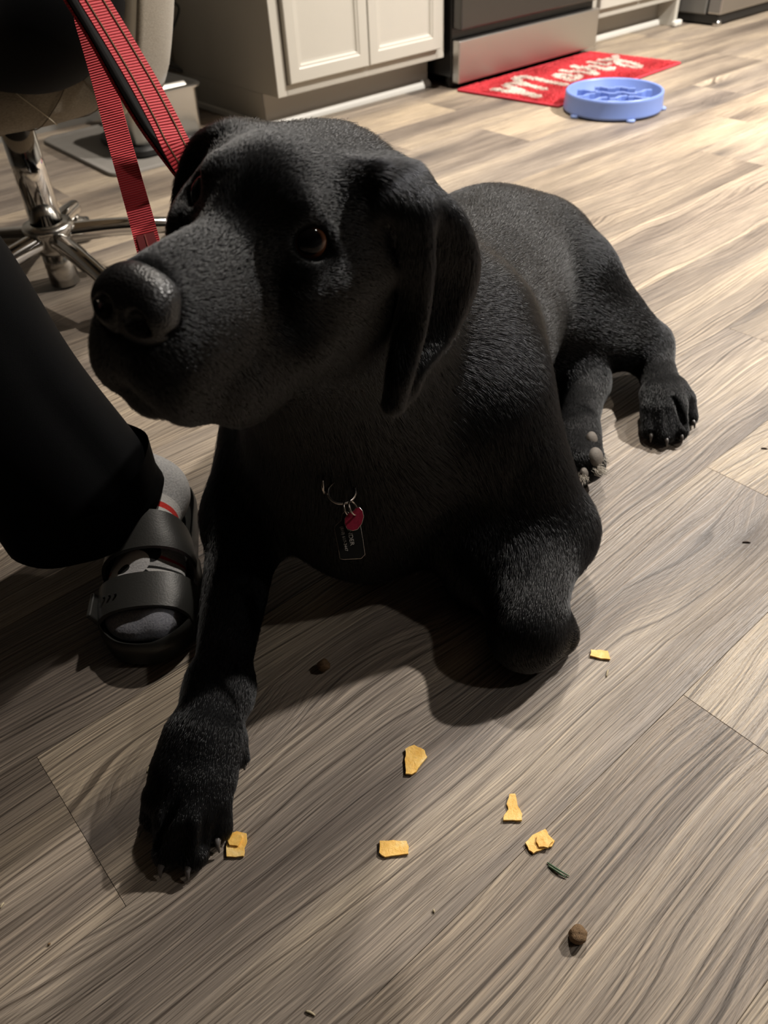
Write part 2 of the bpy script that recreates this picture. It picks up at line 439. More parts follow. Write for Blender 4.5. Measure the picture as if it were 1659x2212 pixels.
def base_cabinet(x0, x1, label, doors, left_end=True, right_leg=False):
    r = empty('base_cabinet', ((x0+x1)/2, 2.52, 0)); tag(r, label, 'cabinet')
    bm = box_bm(x0, x1, 2.212, 2.83, 0.099, 0.88, 0.001, 1); bm_obj('carcass', bm, M_CAB, r)
    # face frame: stiles and rails
    zb = 0.099
    box('stile', x0, x0+0.034, 2.205, 2.212, zb, 0.88, M_CAB, r, 0.0012, 1); box('stile', x1-0.034, x1, 2.205, 2.212, zb, 0.88, M_CAB, r, 0.0012, 1)
    box('rail', x0+0.034, x1-0.034, 2.205, 2.212, zb, zb+0.030, M_CAB, r, 0.0012, 1); box('rail', x0+0.034, x1-0.034, 2.205, 2.212, 0.70, 0.73, M_CAB, r, 0.0012, 1)
    box('toe_board', x0, x1, 2.288, 2.30, 0.0, 0.099, M_TOE, r)
    box('end_panel', x0, x0+0.017, 2.3005, 2.83, 0.0, 0.0985, M_CAB, r)
    # quarter-round along the toe board
    prof = [(0, 0), (0.019, 0)]+[(0.019*math.cos(a), 0.022*math.sin(a)) for a in np.linspace(0.15, math.pi/2, 6)]
    V = []; Fc = []
    for xx in (x0, x1):
        for (dy, dz) in prof: V.append((xx, 2.288-dy, dz))
    m = len(prof)
    for j in range(m): Fc.append((j, (j+1) % m, m+(j+1) % m, m+j))
    Fc.append(tuple(range(m))); Fc.append(tuple(range(2*m-1, m-1, -1)))
    smooth_by_angle(mesh_obj('shoe_moulding', V, Fc, M_SHOE, r), 50)
    if left_end: box('side_shoe', x0-0.014, x0-0.001, 2.30, 2.83, 0.0, 0.020, M_SHOE, r, 0.004, 2)
    for (a, c) in doors: frame_door(r, a, c, 0.132, 0.69, 2.187)
    for (a, c) in doors:
        box('drawer_front', a, c, 2.187, 2.205, 0.735, 0.86, M_CAB, r, 0.002, 1)
    if right_leg:
        box('end_leg', x1, x1+0.022, 2.20, 2.83, 0.0, 0.88, M_CAB, r, 0.0012, 1)
        box('corner_block', x1-0.02, x1+0.034, 2.176, 2.200, 0.0, 0.024, M_SHOE, r, 0.008, 3)
    return r
base_cabinet(1.450, 2.143, 'pale greige two-door base cabinet left of the oven range', [(1.489, 1.797), (1.801, 2.112)])
base_cabinet(2.935, 3.52, 'pale greige base cabinet between the oven range and refrigerator', [(2.97, 3.243), (3.247, 3.50)], False, True)
tp = box('countertop', 1.435, 2.155, 2.16, 2.83, 0.88, 0.92, M_TOP, None, 0.004, 2); tag(tp, 'pale stone countertop on the two-door cabinet', 'countertop')
tp = box('countertop', 2.925, 3.54, 2.16, 2.83, 0.88, 0.92, M_TOP, None, 0.004, 2); tag(tp, 'pale stone countertop right of the oven range', 'countertop')

# ---- oven range
M_STEEL, nt, b = new_mat('brushed_steel')
b.inputs['Base Color'].default_value = (0.60, 0.58, 0.55, 1); b.inputs['Metallic'].default_value = 1.0; b.inputs['Roughness'].default_value = 0.34
tc = node(nt, 'ShaderNodeTexCoord'); mp = node(nt, 'ShaderNodeMapping'); mp.inputs['Scale'].default_value = (2, 2, 900); link(nt, tc.outputs['Object'], mp.inputs[0])
nz = noise(nt, mp.outputs[0], 1.0, 2.0)
bp = node(nt, 'ShaderNodeBump'); bp.inputs['Strength'].default_value = 0.06; bp.inputs['Distance'].default_value = 0.0005
link(nt, nz, bp.inputs['Height']); link(nt, bp.outputs[0], b.inputs['Normal'])
M_BLACK = mat_plain('black_enamel', (0.008, 0.008, 0.008), 0.28)
M_BLACKP = mat_plain('black_plastic', (0.012, 0.012, 0.012), 0.5)
M_DSTEEL = mat_plain('dark_steel', (0.11, 0.105, 0.10), 0.32, metal=0.9)
rg = empty('oven_range', (2.54, 2.48, 0)); tag(rg, 'black and stainless steel oven range between the greige cabinets', 'oven')
box('body', 2.160, 2.920, 2.185, 2.82, 0.035, 0.915, M_BLACK, rg, 0.003, 1)
box('storage_drawer', 2.163, 2.919, 2.150, 2.183, 0.020, 0.150, M_STEEL, rg, 0.004, 2)
box('oven_door', 2.163, 2.917, 2.142, 2.183, 0.180, 0.70, M_DSTEEL, rg, 0.006, 2)
box('door_glass', 2.25, 2.83, 2.1405, 2.1425, 0.27, 0.60, M_BLACK, rg)
tube('door_handle', [(2.22, 2.10, 0.665), (2.86, 2.10, 0.665)], 0.012, M_STEEL, rg, 16)
for xx in (2.25, 2.83): tube('handle_post', [(xx, 2.10, 0.665), (xx, 2.142, 0.665)], 0.008, M_STEEL, rg, 12)
box('control_panel', 2.160, 2.920, 2.150, 2.19, 0.71, 0.905, M_STEEL, rg, 0.004, 2)
box('cooktop', 2.155, 2.925, 2.15, 2.82, 0.915, 0.93, M_BLACK, rg, 0.003, 1)
for i in range(5):
    xx = 2.24+i*0.15; tube('knob', [(xx, 2.152, 0.80), (xx, 2.118, 0.80)], [0.022, 0.018], M_STEEL, rg, 20)
for xx in (2.19, 2.89):
    for yy in (2.22, 2.78): tube('foot', [(xx, yy, 0.0), (xx, yy, 0.036)], 0.016, M_BLACKP, rg, 14)
box('kick_plate', 2.170, 2.912, 2.20, 2.21, 0.004, 0.035, M_BLACKP, rg)

# ---- refrigerator
fr = empty('refrigerator', (4.05, 2.4, 0)); tag(fr, 'stainless steel refrigerator with dark grey side at the far right', 'refrigerator')
M_FSIDE = mat_plain('fridge_side', (0.15, 0.145, 0.135), 0.45, metal=0.3)
M_FDOOR = mat_plain('fridge_door_edge', (0.20, 0.19, 0.18), 0.4, metal=0.4)
box('body', 3.600, 4.50, 2.105, 2.82, 0.040, 1.76, M_FSIDE, fr, 0.004, 1)
for (xa, xb) in ((3.602, 4.048), (4.052, 4.498)):
    box('door', xa, xb, 2.035, 2.095, 0.62, 1.76, M_STEEL, fr, 0.012, 3)
box('freezer_drawer', 3.602, 4.498, 2.035, 2.095, 0.045, 0.612, M_STEEL, fr, 0.004, 2)
box('drawer_edge', 3.6005, 3.603, 2.040, 2.092, 0.050, 0.60, M_FDOOR, fr)
box('gasket', 3.606, 4.494, 2.094, 2.106, 0.05, 1.75, M_BLACKP, fr)
box('base_grille', 3.612, 4.49, 2.048, 2.80, 0.006, 0.045, M_BLACKP, fr, 0.004, 1)
tube('drawer_handle', [(3.70, 1.985, 0.55), (4.40, 1.985, 0.55)], 0.011, M_STEEL, fr, 14)
for xx in (3.75, 4.35): tube('handle_post', [(xx, 1.985, 0.55), (xx, 2.036, 0.55)], 0.008, M_STEEL, fr, 10)
for xx in (4.01, 4.09): tube('door_handle', [(xx, 1.985, 0.75), (xx, 1.985, 1.55)], 0.011, M_STEEL, fr, 14)
for (xx, yy) in ((3.63, 2.06), (4.47, 2.06), (3.63, 2.78), (4.47, 2.78)): tube('foot', [(xx, yy, 0), (xx, yy, 0.02)], 0.018, M_STEEL, fr, 14)
# ================================================================ red mat with the word Merry
def hair_obj(name, pts, rad, mat, parent):
    """pts (n, k, 3), rad (k,)"""
    n, k = pts.shape[:2]
    hc = bpy.data.hair_curves.new(name); hc.add_curves([k]*n)
    hc.points.foreach_set('position', pts.astype(np.float32).ravel()); hc.points.foreach_set('radius', np.tile(np.asarray(rad, np.float32), n))
    o = bpy.data.objects.new(name, hc); COL.objects.link(o); hc.materials.append(mat); attach(o, parent); return o
MC = [np.array([2.150, 2.140]), np.array([2.206, 1.744]), np.array([2.934, 1.778]), np.array([2.884, 2.146])]
mr_ = empty('door_mat', (2.54, 1.95, 0)); tag(mr_, 'red shaggy mat with cream Merry lettering in front of the oven', 'mat')
def matp(u, v_):   # u along the length, v from the oven side to the room side
    return (MC[0]*(1-u)+MC[3]*u)*(1-v_)+(MC[1]*(1-u)+MC[2]*u)*v_
M_RED = mat_plain('mat_backing', (0.33, 0.012, 0.02), 0.85)
M_PILE = mat_plain('red_pile', (0.62, 0.016, 0.030), 0.75, sheen=0.3)
M_CREAM = mat_plain('cream_pile', (0.82, 0.74, 0.66), 0.8)
V = []; Fc = []
nu, nv = 40, 24
for zz in (0.004, 0.0005):
    for i in range(nu+1):
        for j in range(nv+1):
            p = matp(i/nu, j/nv); V.append((p[0], p[1], zz if zz < 0.001 else 0.0042+0.0012*math.sin(i*1.7)*math.sin(j*1.3)))
def vi(a, i, j): return a*(nu+1)*(nv+1)+i*(nv+1)+j
for i in range(nu):
    for j in range(nv):
        Fc.append((vi(0, i, j), vi(0, i, j+1), vi(0, i+1, j+1), vi(0, i+1, j)))
        Fc.append((vi(1, i, j), vi(1, i+1, j), vi(1, i+1, j+1), vi(1, i, j+1)))
for i in range(nu):
    Fc.append((vi(0, i, 0), vi(0, i+1, 0), vi(1, i+1, 0), vi(1, i, 0))); Fc.append((vi(0, i+1, nv), vi(0, i, nv), vi(1, i, nv), vi(1, i+1, nv)))
for j in range(nv):
    Fc.append((vi(0, 0, j+1), vi(0, 0, j), vi(1, 0, j), vi(1, 0, j+1))); Fc.append((vi(0, nu, j), vi(0, nu, j+1), vi(1, nu, j+1), vi(1, nu, j)))
mesh_obj('backing', V, Fc, M_RED, mr_, True)
edge = [(*matp(u, v_), 0.005) for (u, v_) in [(i/30, 0) for i in range(31)]+[(1, i/20) for i in range(1, 21)]+[(1-i/30, 1) for i in range(1, 31)]+[(0, 1-i/20) for i in range(1, 21)]]
tube('bound_edge', edge, 0.0045, mat_plain('mat_binding', (0.50, 0.03, 0.05), 0.7), mr_, 8, False)
# lettering strokes, traced where they lie on the mat
def L1(*p): return [at_z(970+x*0.1808, 90+y*0.1808, 0.010)[:2] for (x, y) in p]
def L2(*p): return [at_z(1180+x*0.1808, 90+y*0.1808, 0.010)[:2] for (x, y) in p]
STROKES = [(L1((540, 575), (700, 600), (900, 625), (1060, 660)), .014), (L1((870, 595), (730, 555), (680, 527), (745, 507), (900, 522), (1120, 570)), .012),
           (L1((940, 520), (850, 485), (800, 450), (850, 427), (1000, 445), (1150, 475), (1390, 522)), .011),
           (L2((0, 480), (120, 505), (240, 522)), .009),
           (L2((300, 470), (210, 445), (125, 425), (150, 402), (230, 400), (300, 425)), .010), (L2((300, 465), (380, 440), (385, 405)), .009),
           (L2((190, 352), (250, 358)), .007), (L2((280, 365), (400, 365), (600, 400)), .009), (L2((320, 302), (395, 325)), .010), (L2((440, 315), (520, 345), (610, 390)), .009),
           (L2((520, 250), (610, 266), (700, 285)), .009), (L2((760, 268), (700, 285)), .008), (L2((530, 300), (640, 325), (740, 345), (775, 325)), .010), (L2((640, 225), (720, 230), (800, 222)), .009),
           (L2((810, 180), (850, 250), (900, 285), (1000, 305), (1090, 315), (1110, 295), (1040, 265), (900, 235), (730, 212)), .010)]
n = 52000
uv = rng.random((n, 2))*np.array([0.984, 0.972])+np.array([0.008, 0.014])
P2 = np.array([matp(u, v_) for u, v_ in uv])
dmin = np.full(n, 9.0)
for (st, wdt) in STROKES:
    s_ = spline([np.append(q, 0) for q in st], 40)[:, :2]
    d = np.sqrt(((P2[:, None, :]-s_[None])**2).sum(2)).min(1)-wdt
    dmin = np.minimum(dmin, d)
cream = dmin < 0
hgt_ = np.where(cream, 0.0135, 0.0105)*(0.8+0.35*rng.random(n))
tilt = rng.normal(0, 0.004, (n, 2))+0.003*np.stack([np.sin(P2[:, 0]*31+P2[:, 1]*13), np.sin(P2[:, 1]*37-P2[:, 0]*9)], 1)
pts = np.zeros((n, 3, 3)); pts[:, 0, :2] = P2; pts[:, 0, 2] = 0.003
pts[:, 1, :2] = P2+tilt*0.4; pts[:, 1, 2] = hgt_*0.6; pts[:, 2, :2] = P2+tilt; pts[:, 2, 2] = hgt_
tag(hair_obj('red_pile', pts[~cream], (0.0013, 0.0014, 0.0009), M_PILE, mr_), 'red shaggy pile', kind='stuff')
tag(hair_obj('cream_lettering', pts[cream], (0.0014, 0.0015, 0.0010), M_CREAM, mr_), 'cream script word Merry', kind='stuff')

# ================================================================ slow-feeder bowl
bw_ = empty('slow_feeder_bowl', (2.300, 1.604, 0)); tag(bw_, 'periwinkle blue slow-feeder dog bowl with maze ridges beside the mat', 'bowl')
M_BLUE = mat_plain('blue_plastic', (0.17, 0.25, 0.56), 0.35, noise=0.04, nscale=10)
BC = (2.300, 1.604, 0)
prof = [(0.0005, 0.004), (0.132, 0.004), (0.150, 0.005), (0.1525, 0.009), (0.1515, 0.012), (0.1495, 0.050), (0.1490, 0.056), (0.1460, 0.0585), (0.1420, 0.0580), (0.1395, 0.055), (0.1330, 0.022), (0.126, 0.016), (0.0005, 0.015)]
V, Fc = lathe_mesh(prof, 72, BC); mesh_obj('bowl_shell', V, Fc, M_BLUE, bw_, True)
ang0 = math.atan2(RIGHT[1], RIGHT[0])
ca, sa = math.cos(ang0), math.sin(ang0)
def loc(u, v_): return np.array([BC[0]+u*ca-v_*sa, BC[1]+u*sa+v_*ca])
def ridge(path, w=0.0055, z0=0.014, z1=0.047):
    P = [np.array(p) for p in path]; lf, rt = [], []
    for i, p in enumerate(P):
        t = nrm(P[min(i+1, len(P)-1)]-P[max(i-1, 0)]); nn = np.array([-t[1], t[0]]); lf.append(p+nn*w); rt.append(p-nn*w)
    ringp = lf+rt[::-1]; V = []; Fc = []
    for (g, zz) in ((1.15, z0), (1.0, z1-0.003), (0.86, z1)):
        for i, q in enumerate(ringp):
            c0 = (P+P[::-1])[i]; q2 = c0+(q-c0)*g; xy = loc(*q2); V.append((xy[0], xy[1], zz))
    m = len(ringp)
    for r in range(2):
        for j in range(m): Fc.append((r*m+j, r*m+(j+1) % m, (r+1)*m+(j+1) % m, (r+1)*m+j))
    h = m//2
    for i in range(h-1): Fc.append((2*m+i, 2*m+i+1, 2*m+m-2-i, 2*m+m-1-i))
    return V, Fc
zz_ = [(-.030, .010), (-.012, .008), (.006, -.008), (.026, -.010)]
for (cu, cv, fl_) in ((-.070, .050, 1), (-.010, .075, 1), (.050, .060, 1), (-.085, -.005, -1), (-.020, .012, 1), (.040, -.002, 1), (.095, .010, -1), (-.058, -.055, -1), (.005, -.048, -1), (.065, -.060, 1), (-.005, -.100, 1)):
    V, Fc = ridge([(cu+a*1.05, cv+b_*fl_*1.3) for a, b_ in zz_]); mesh_obj('maze_ridge', V, Fc, M_BLUE, bw_)
M_FOOTR = mat_plain('rubber_foot', (0.20, 0.28, 0.55), 0.6)
for an in (-2.62, -1.42, -0.2, 1.0, 2.2):
    c = (BC[0]+0.150*math.cos(an+ang0), BC[1]+0.150*math.sin(an+ang0))
    V, Fc = lathe_mesh([(0.0005, 0.0), (0.014, 0.0), (0.014, 0.006), (0.011, 0.008), (0.0005, 0.008)], 20, (c[0], c[1], 0)); mesh_obj('grip_foot', V, Fc, M_FOOTR, bw_, True)

# ================================================================ crumbs of cheese, kibble
M_CHEESE, nt, b = new_mat('cheese')
tc = node(nt, 'ShaderNodeTexCoord')
n1 = noise(nt, tc.outputs['Object'], 90, 3); col = ramp(nt, n1, [(0.3, (0.90, 0.50, 0.10)), (0.55, (0.95, 0.58, 0.15)), (0.75, (0.98, 0.70, 0.30))])
link(nt, col, b.inputs['Base Color']); b.inputs['Roughness'].default_value = 0.5; b.inputs['Subsurface Weight'].default_value = 0.12; b.inputs['Subsurface Radius'].default_value = (0.004, 0.002, 0.0005); b.inputs['Subsurface Scale'].default_value = 1.0
bp = node(nt, 'ShaderNodeBump'); bp.inputs['Strength'].default_value = 0.5; bp.inputs['Distance'].default_value = 0.001
link(nt, noise(nt, tc.outputs['Object'], 350, 3), bp.inputs['Height']); link(nt, bp.outputs[0], b.inputs['Normal'])
def cheese(poly, label, flap=None, th=0.0022):
    P = [at_z(x, y, 0.0012)[:2] for (x, y) in poly]
    c = np.mean(P, 0)
    r = empty('cheese_piece', (c[0], c[1], 0)); tag(r, label, 'cheese', 'torn cheese pieces on the floor')
    def slab(name, P, z0, th, lift):
        # subdivided slab with a ragged edge
        Q = []
        for i in range(len(P)):
            a, b2 = P[i], P[(i+1) % len(P)]; m = max(2, int(np.linalg.norm(b2-a)/0.0035))
            for j in range(m):
                q = a+(b2-a)*j/m; Q.append(q+(rng.normal(0, 0.00035, 2) if j else 0))
        cc_ = np.mean(Q, 0); V = []; Fc = []; m = len(Q)
        rings = [(1.0, z0), (1.012, z0+th*0.5), (0.985, z0+th), (0.6, z0+th), (0.25, z0+th)]
        for (g, zz) in rings:
            for q in Q:
                p = cc_+(q-cc_)*g; d_ = p-cc_
                V.append((p[0], p[1], zz+lift*(np.linalg.norm(d_)/0.02)**2*0.0012+rng.normal(0, 0.00012)*(g < 0.99)))
        V.append((cc_[0], cc_[1], z0+th))
        for k in range(len(rings)-1):
            for j in range(m): Fc.append((k*m+j, k*m+(j+1) % m, (k+1)*m+(j+1) % m, (k+1)*m+j))
        e_ = (len(rings)-1)*m
        for j in range(m): Fc.append((e_+j, e_+(j+1) % m, len(rings)*m))
        Fc.append(tuple(range(m))[::-1])
        return smooth_by_angle(mesh_obj(name, V, Fc, M_CHEESE, r), 45)
    slab('slab', P, 0.0004, th, 1.0)
    if flap: slab('folded_flap', [at_z(x, y, 0.004)[:2] for (x, y) in flap], 0.0026, 0.0022, 0.5)
cheese([(875, 1620), (895, 1611), (917, 1622), (923, 1637), (908, 1655), (900, 1668), (890, 1675), (876, 1674)], 'large torn cheese piece nearest the folded paw shadow, fan shaped')
cheese([(1100, 1717), (1113, 1716), (1118, 1742), (1128, 1760), (1127, 1774), (1087, 1774), (1089, 1762), (1098, 1750), (1094, 1738)], 'tall narrow wedge of cheese on the floor')
cheese([(1134, 1822), (1150, 1805), (1178, 1792), (1184, 1804), (1198, 1818), (1192, 1830), (1168, 1838), (1152, 1845), (1142, 1838)], 'crumbled cheese piece beside the green grass blades', [(1160, 1806), (1180, 1800), (1194, 1818), (1184, 1832), (1164, 1830), (1158, 1818)])
cheese([(820, 1818), (850, 1816), (878, 1818), (883, 1830), (882, 1846), (856, 1849), (832, 1853), (819, 1844)], 'rectangular cheese piece at the centre bottom of the floor')
cheese([(490, 1852), (491, 1820), (500, 1800), (512, 1797), (533, 1802), (534, 1818), (528, 1832), (527, 1851), (510, 1853)], 'folded cheese piece beside the stretched front paw', [(493, 1818), (503, 1800), (522, 1803), (524, 1812), (514, 1828), (496, 1826)])
cheese([(1276, 1405), (1296, 1405), (1313, 1408), (1318, 1426), (1298, 1424), (1274, 1418)], 'thin cheese strip right of the folded paw')
cheese([(530, 1340), (545, 1340), (555, 1350), (545, 1360), (530, 1366), (518, 1356)], 'cheese scrap half hidden behind the stretched foreleg')
M_KIB = mat_plain('kibble', (0.16, 0.095, 0.045), 0.85, noise=0.45, nscale=500, bump=0.8, bscale=900)
def kibble(x, y, r, h, tilt, label, name='kibble'):
    c = at_z(x, y, h*0.5)
    prof = [(0.0004, -h/2), (r*0.8, -h/2), (r*0.97, -h*0.36), (r, 0), (r*0.97, h*0.36), (r*0.8, h/2), (r*0.3, h*0.52), (0.0004, h*0.5)]
    V, Fc = lathe_mesh(prof, 28); V = [np.array(p)*(1+0.05*math.sin(7*p[0]/r+3*p[1]/r)) for p in V]
    o = mesh_obj(name, V, Fc, M_KIB, None, True); o.location = (c[0], c[1], h*0.5+r*abs(math.sin(tilt[0]))*0.8); o.rotation_euler = tilt
    tag(o, label, 'kibble', 'loose kibble pieces'); return o
kibble(1248, 2020, 0.0072, 0.011, (0.12, -0.1, 0.3), 'round brown kibble piece alone near the bottom right')
kibble(700, 1442, 0.0066, 0.010, (0.9, 0.3, 0.8), 'brown kibble piece in the shadow under the dog chest')
M_GRASS = mat_plain('grass_blade', (0.05, 0.11, 0.05), 0.6)
gr = empty('grass_blades', at_z(1207, 1880, 0)); tag(gr, 'two crossed green grass blades on the floor', 'grass')
for (a, b2) in (((1182, 1863), (1230, 1893)), ((1184, 1870), (1224, 1897))):
    p0, p1 = at_z(*a, 0.001), at_z(*b2, 0.001); md = (p0+p1)/2+np.array([0, 0, 0.0015])+rng.normal(0, 0.0006, 3)*np.array([1, 1, 0])
    tube('blade', spline([p0, md, p1], 9), [0.0005, 0.0007, 0.0008, 0.0009, 0.0009, 0.0008, 0.0007, 0.0006, 0.0003], M_GRASS, gr, 6)
M_STRAW = mat_plain('straw_bit', (0.45, 0.38, 0.25), 0.8); M_DARKB = mat_plain('dark_bit', (0.05, 0.03, 0.02), 0.8)
bits = [((1604, 1171), (1622, 1172), M_DARKB, 'short dark splinter near the wood knot'), ((1644, 968), (1659, 970), M_DARKB, 'reddish brown thread at the right edge of the floor'),
        ((660, 2184), (681, 2194), M_STRAW, 'pale straw bit at the bottom edge of the floor'), ((318, 1668), (322, 1655), M_STRAW, 'pale flake left of the stretched paw, outer one'), ((333, 1670), (338, 1658), M_STRAW, 'pale flake left of the stretched paw, inner one'),
        ((0, 1962), (9, 1950), M_STRAW, 'pale straw bit at the left edge'), ((936, 1965), (938, 1972), M_STRAW, 'tiny pale crumb below the rectangular cheese'), ((1310, 1462), (1314, 1446), M_STRAW, 'pale thread below the thin cheese strip'),
        ((103, 2042), (109, 2040), M_KIB, 'tiny brown crumb at the lower left')]
for (a, b2, m, lb) in bits:
    p0, p1 = at_z(*a, 0.001), at_z(*b2, 0.001)
    o = tube('floor_crumb', spline([p0, (p0+p1)/2+np.array([0.0004, 0.0004, 0.0004]), p1], 6), [0.0005, 0.0009, 0.0010, 0.0010, 0.0008, 0.0004], m, None, 7); tag(o, lb, 'crumb', 'bits on the floor')
# ================================================================ swivel chair
ch = empty('swivel_chair', (0.500, 1.655, 0)); tag(ch, 'beige quilted swivel chair with chrome pedestal and castors', 'chair')
M_CHROME = mat_plain('chrome', (0.78, 0.77, 0.75), 0.08, metal=1.0)
M_NICKEL = mat_plain('satin_nickel', (0.62, 0.60, 0.56), 0.25, metal=1.0)
M_FAB, nt, b = new_mat('beige_fabric')
tc = node(nt, 'ShaderNodeTexCoord'); wv = node(nt, 'ShaderNodeTexNoise'); wv.inputs['Scale'].default_value = 260; wv.inputs['Detail'].default_value = 4
mp = node(nt, 'ShaderNodeMapping'); mp.inputs['Scale'].default_value = (1, 1, 3); link(nt, tc.outputs['Object'], mp.inputs[0]); link(nt, mp.outputs[0], wv.inputs['Vector'])
link(nt, ramp(nt, wv.outputs['Fac'], [(0.3, (0.20, 0.170, 0.125)), (0.55, (0.285, 0.245, 0.185)), (0.75, (0.36, 0.315, 0.24))]), b.inputs['Base Color'])
b.inputs['Roughness'].default_value = 0.9; b.inputs['Sheen Weight'].default_value = 0.25
bp = node(nt, 'ShaderNodeBump'); bp.inputs['Strength'].default_value = 0.35; bp.inputs['Distance'].default_value = 0.001; link(nt, wv.outputs['Fac'], bp.inputs['Height']); link(nt, bp.outputs[0], b.inputs['Normal'])
M_PIPE = mat_plain('cream_piping', (0.72, 0.68, 0.58), 0.75, bump=0.3, bscale=900)
M_STITCH = mat_plain('stitch_thread', (0.20, 0.165, 0.12), 0.9)
M_STITCHL = mat_plain('pale_stitch_thread', (0.62, 0.55, 0.42), 0.9)
CC = np.array([0.500, 1.655]); CF = nrm([-0.95, -0.31, 0])[:2]; CL = np.array([-CF[1], CF[0]])   # forward; CL to the sitter's left? fixed below
CL = np.array([-CF[1], CF[0]])
def cw(fw, lf, z): p = CC+CF*fw+CL*lf; return np.array([p[0], p[1], z])
tube('gas_lift', [cw(0, 0, 0.125), cw(0, 0, 0.345)], 0.031, M_CHROME, ch, 40)
tube('lift_skirt', [cw(0, 0, 0.006), cw(0, 0, 0.09)], 0.030, M_NICKEL, ch, 32)
V, Fc = lathe_mesh([(0.032, 0.074), (0.037, 0.076), (0.041, 0.086), (0.041, 0.110), (0.048, 0.116), (0.051, 0.124), (0.047, 0.132), (0.032, 0.134)], 40, (CC[0], CC[1], 0)); mesh_obj('hub', V, Fc, M_NICKEL, ch, True)
LEG_AZ = [math.radians(a) for a in (-15, -89, -161, 129, 57)]
for i, az in enumerate(LEG_AZ):
    d = np.array([math.cos(az), math.sin(az), 0]); c0 = np.array([CC[0], CC[1], 0])
    path = spline([c0+d*0.032+np.array([0, 0, 0.104]), c0+d*0.13+np.array([0, 0, 0.096]), c0+d*0.24+np.array([0, 0, 0.078])], 14)
    lg = tube('leg', path, list(np.linspace(0.0205, 0.0165, 14)), M_CHROME, ch, 20)
    e = c0+d*0.235
    tube('castor_stem', [e+np.array([0, 0, 0.052]), e+np.array([0, 0, 0.08])], 0.006, M_NICKEL, ch, 12)
    sd = np.array([-d[1], d[0], 0])
    for sgn in (-1, 1):
        w0 = e+d*0.012+np.array([0, 0, 0.0265]); tube('castor_wheel', [w0+sd*sgn*0.005, w0+sd*sgn*0.009, w0+sd*sgn*0.020, w0+sd*sgn*0.0225], [0.024, 0.026, 0.025, 0.018], M_BLACKP, ch, 28)
    bm = bmesh.new(); bmesh.ops.create_uvsphere(bm, u_segments=18, v_segments=10, radius=0.024)
    for v in bm.verts: v.co.z *= 0.55
    o = bm_obj('castor_hood', bm, M_NICKEL, None, True); o.location = tuple(e+np.array([0, 0, 0.044])); attach(o, ch)
tube('seat_plate', [cw(0, 0, 0.338), cw(0, 0, 0.350)], 0.085, M_BLACKP, ch, 32)
# bucket seat: cushion + curved shell wall, outer radius rows
def seat_r(phi):   # phi 0 = back, pi = front ; super-ellipse footprint
    return 1.0
def foot(phi, rad_l, rad_f): return (-math.cos(phi)*rad_f, math.sin(phi)*rad_l)   # (forward, left)
NP = 72
def ring_pts(prof_fn, n=NP):
    rows = []
    for k in range(prof_fn(0.0).shape[0]): rows.append([])
    for j in range(n):
        ph = 2*math.pi*j/n; P = prof_fn(ph)
        for k, (rl, rf, z) in enumerate(P):
            fw, lf = foot(ph, rl, rf); rows[k].append(cw(fw+0.02, lf, z))
    return rows
def closed_rows(rows, cap_first=True, cap_last=True):
    m = len(rows[0]); V = [p for r in rows for p in r]; Fc = []
    for r in range(len(rows)-1):
        for j in range(m): Fc.append((r*m+j, r*m+(j+1) % m, (r+1)*m+(j+1) % m, (r+1)*m+j))
    if cap_first: Fc.append(tuple(range(m))[::-1])
    if cap_last: Fc.append(tuple((len(rows)-1)*m+j for j in range(m)))
    return V, Fc
def cushion(ph):
    fr_ = max(0.0, -math.cos(ph))
    return np.array([(0.02, 0.02, 0.347), (0.16, 0.16, 0.347), (0.225, 0.235, 0.356), (0.250, 0.262, 0.378), (0.258, 0.268, 0.410), (0.250, 0.258, 0.442), (0.225, 0.230, 0.458), (0.12, 0.12, 0.463), (0.01, 0.01, 0.463)])
V, Fc = closed_rows(ring_pts(cushion)); mesh_obj('seat_cushion', V, Fc, M_FAB, ch, True)
# wrap-around back and arms, open at the front
PH0, PH1 = math.radians(-84), math.radians(84)
def top_z(ph): return 0.62+0.20*max(0.0, 1-abs(ph/PH1)**2.2)
rows_o, rows_i = [], []
NS, NZ = 60, 12
def shell(ph, t, off):
    z = 0.362+(top_z(ph)-0.362)*t
    flare = 0.268+0.105*t**0.75+off
    fw, lf = foot(ph, flare, flare*1.02); return cw(fw+0.01, lf, z)
V = []; Fc = []
for side, off in ((0, 0.022), (1, -0.018)):
    for i in range(NS+1):
        ph = PH0+(PH1-PH0)*i/NS
        for k in range(NZ+1): V.append(shell(ph, k/NZ, off*(1-0.35*(k/NZ)**4)))
def si(s, i, k): return s*(NS+1)*(NZ+1)+i*(NZ+1)+k
for i in range(NS):
    for k in range(NZ):
        Fc.append((si(0, i, k), si(0, i+1, k), si(0, i+1, k+1), si(0, i, k+1))); Fc.append((si(1, i, k), si(1, i, k+1), si(1, i+1, k+1), si(1, i+1, k)))
    Fc.append((si(0, i, NZ), si(0, i+1, NZ), si(1, i+1, NZ), si(1, i, NZ))); Fc.append((si(0, i, 0), si(1, i, 0), si(1, i+1, 0), si(0, i+1, 0)))
for k in range(NZ):
    Fc.append((si(0, 0, k), si(0, 0, k+1), si(1, 0, k+1), si(1, 0, k))); Fc.append((si(0, NS, k), si(1, NS, k), si(1, NS, k+1), si(0, NS, k+1)))
mesh_obj('back_and_arms', V, Fc, M_FAB, ch, True)
rim = [shell(PH0, k/NZ, 0.003) for k in range(NZ+1)]+[shell(PH0+(PH1-PH0)*i/NS, 1.0, 0.003) for i in range(1, NS)]+[shell(PH1, k/NZ, 0.003) for k in range(NZ, -1, -1)]
tube('piping', rim, 0.0135, M_PIPE, ch, 12)
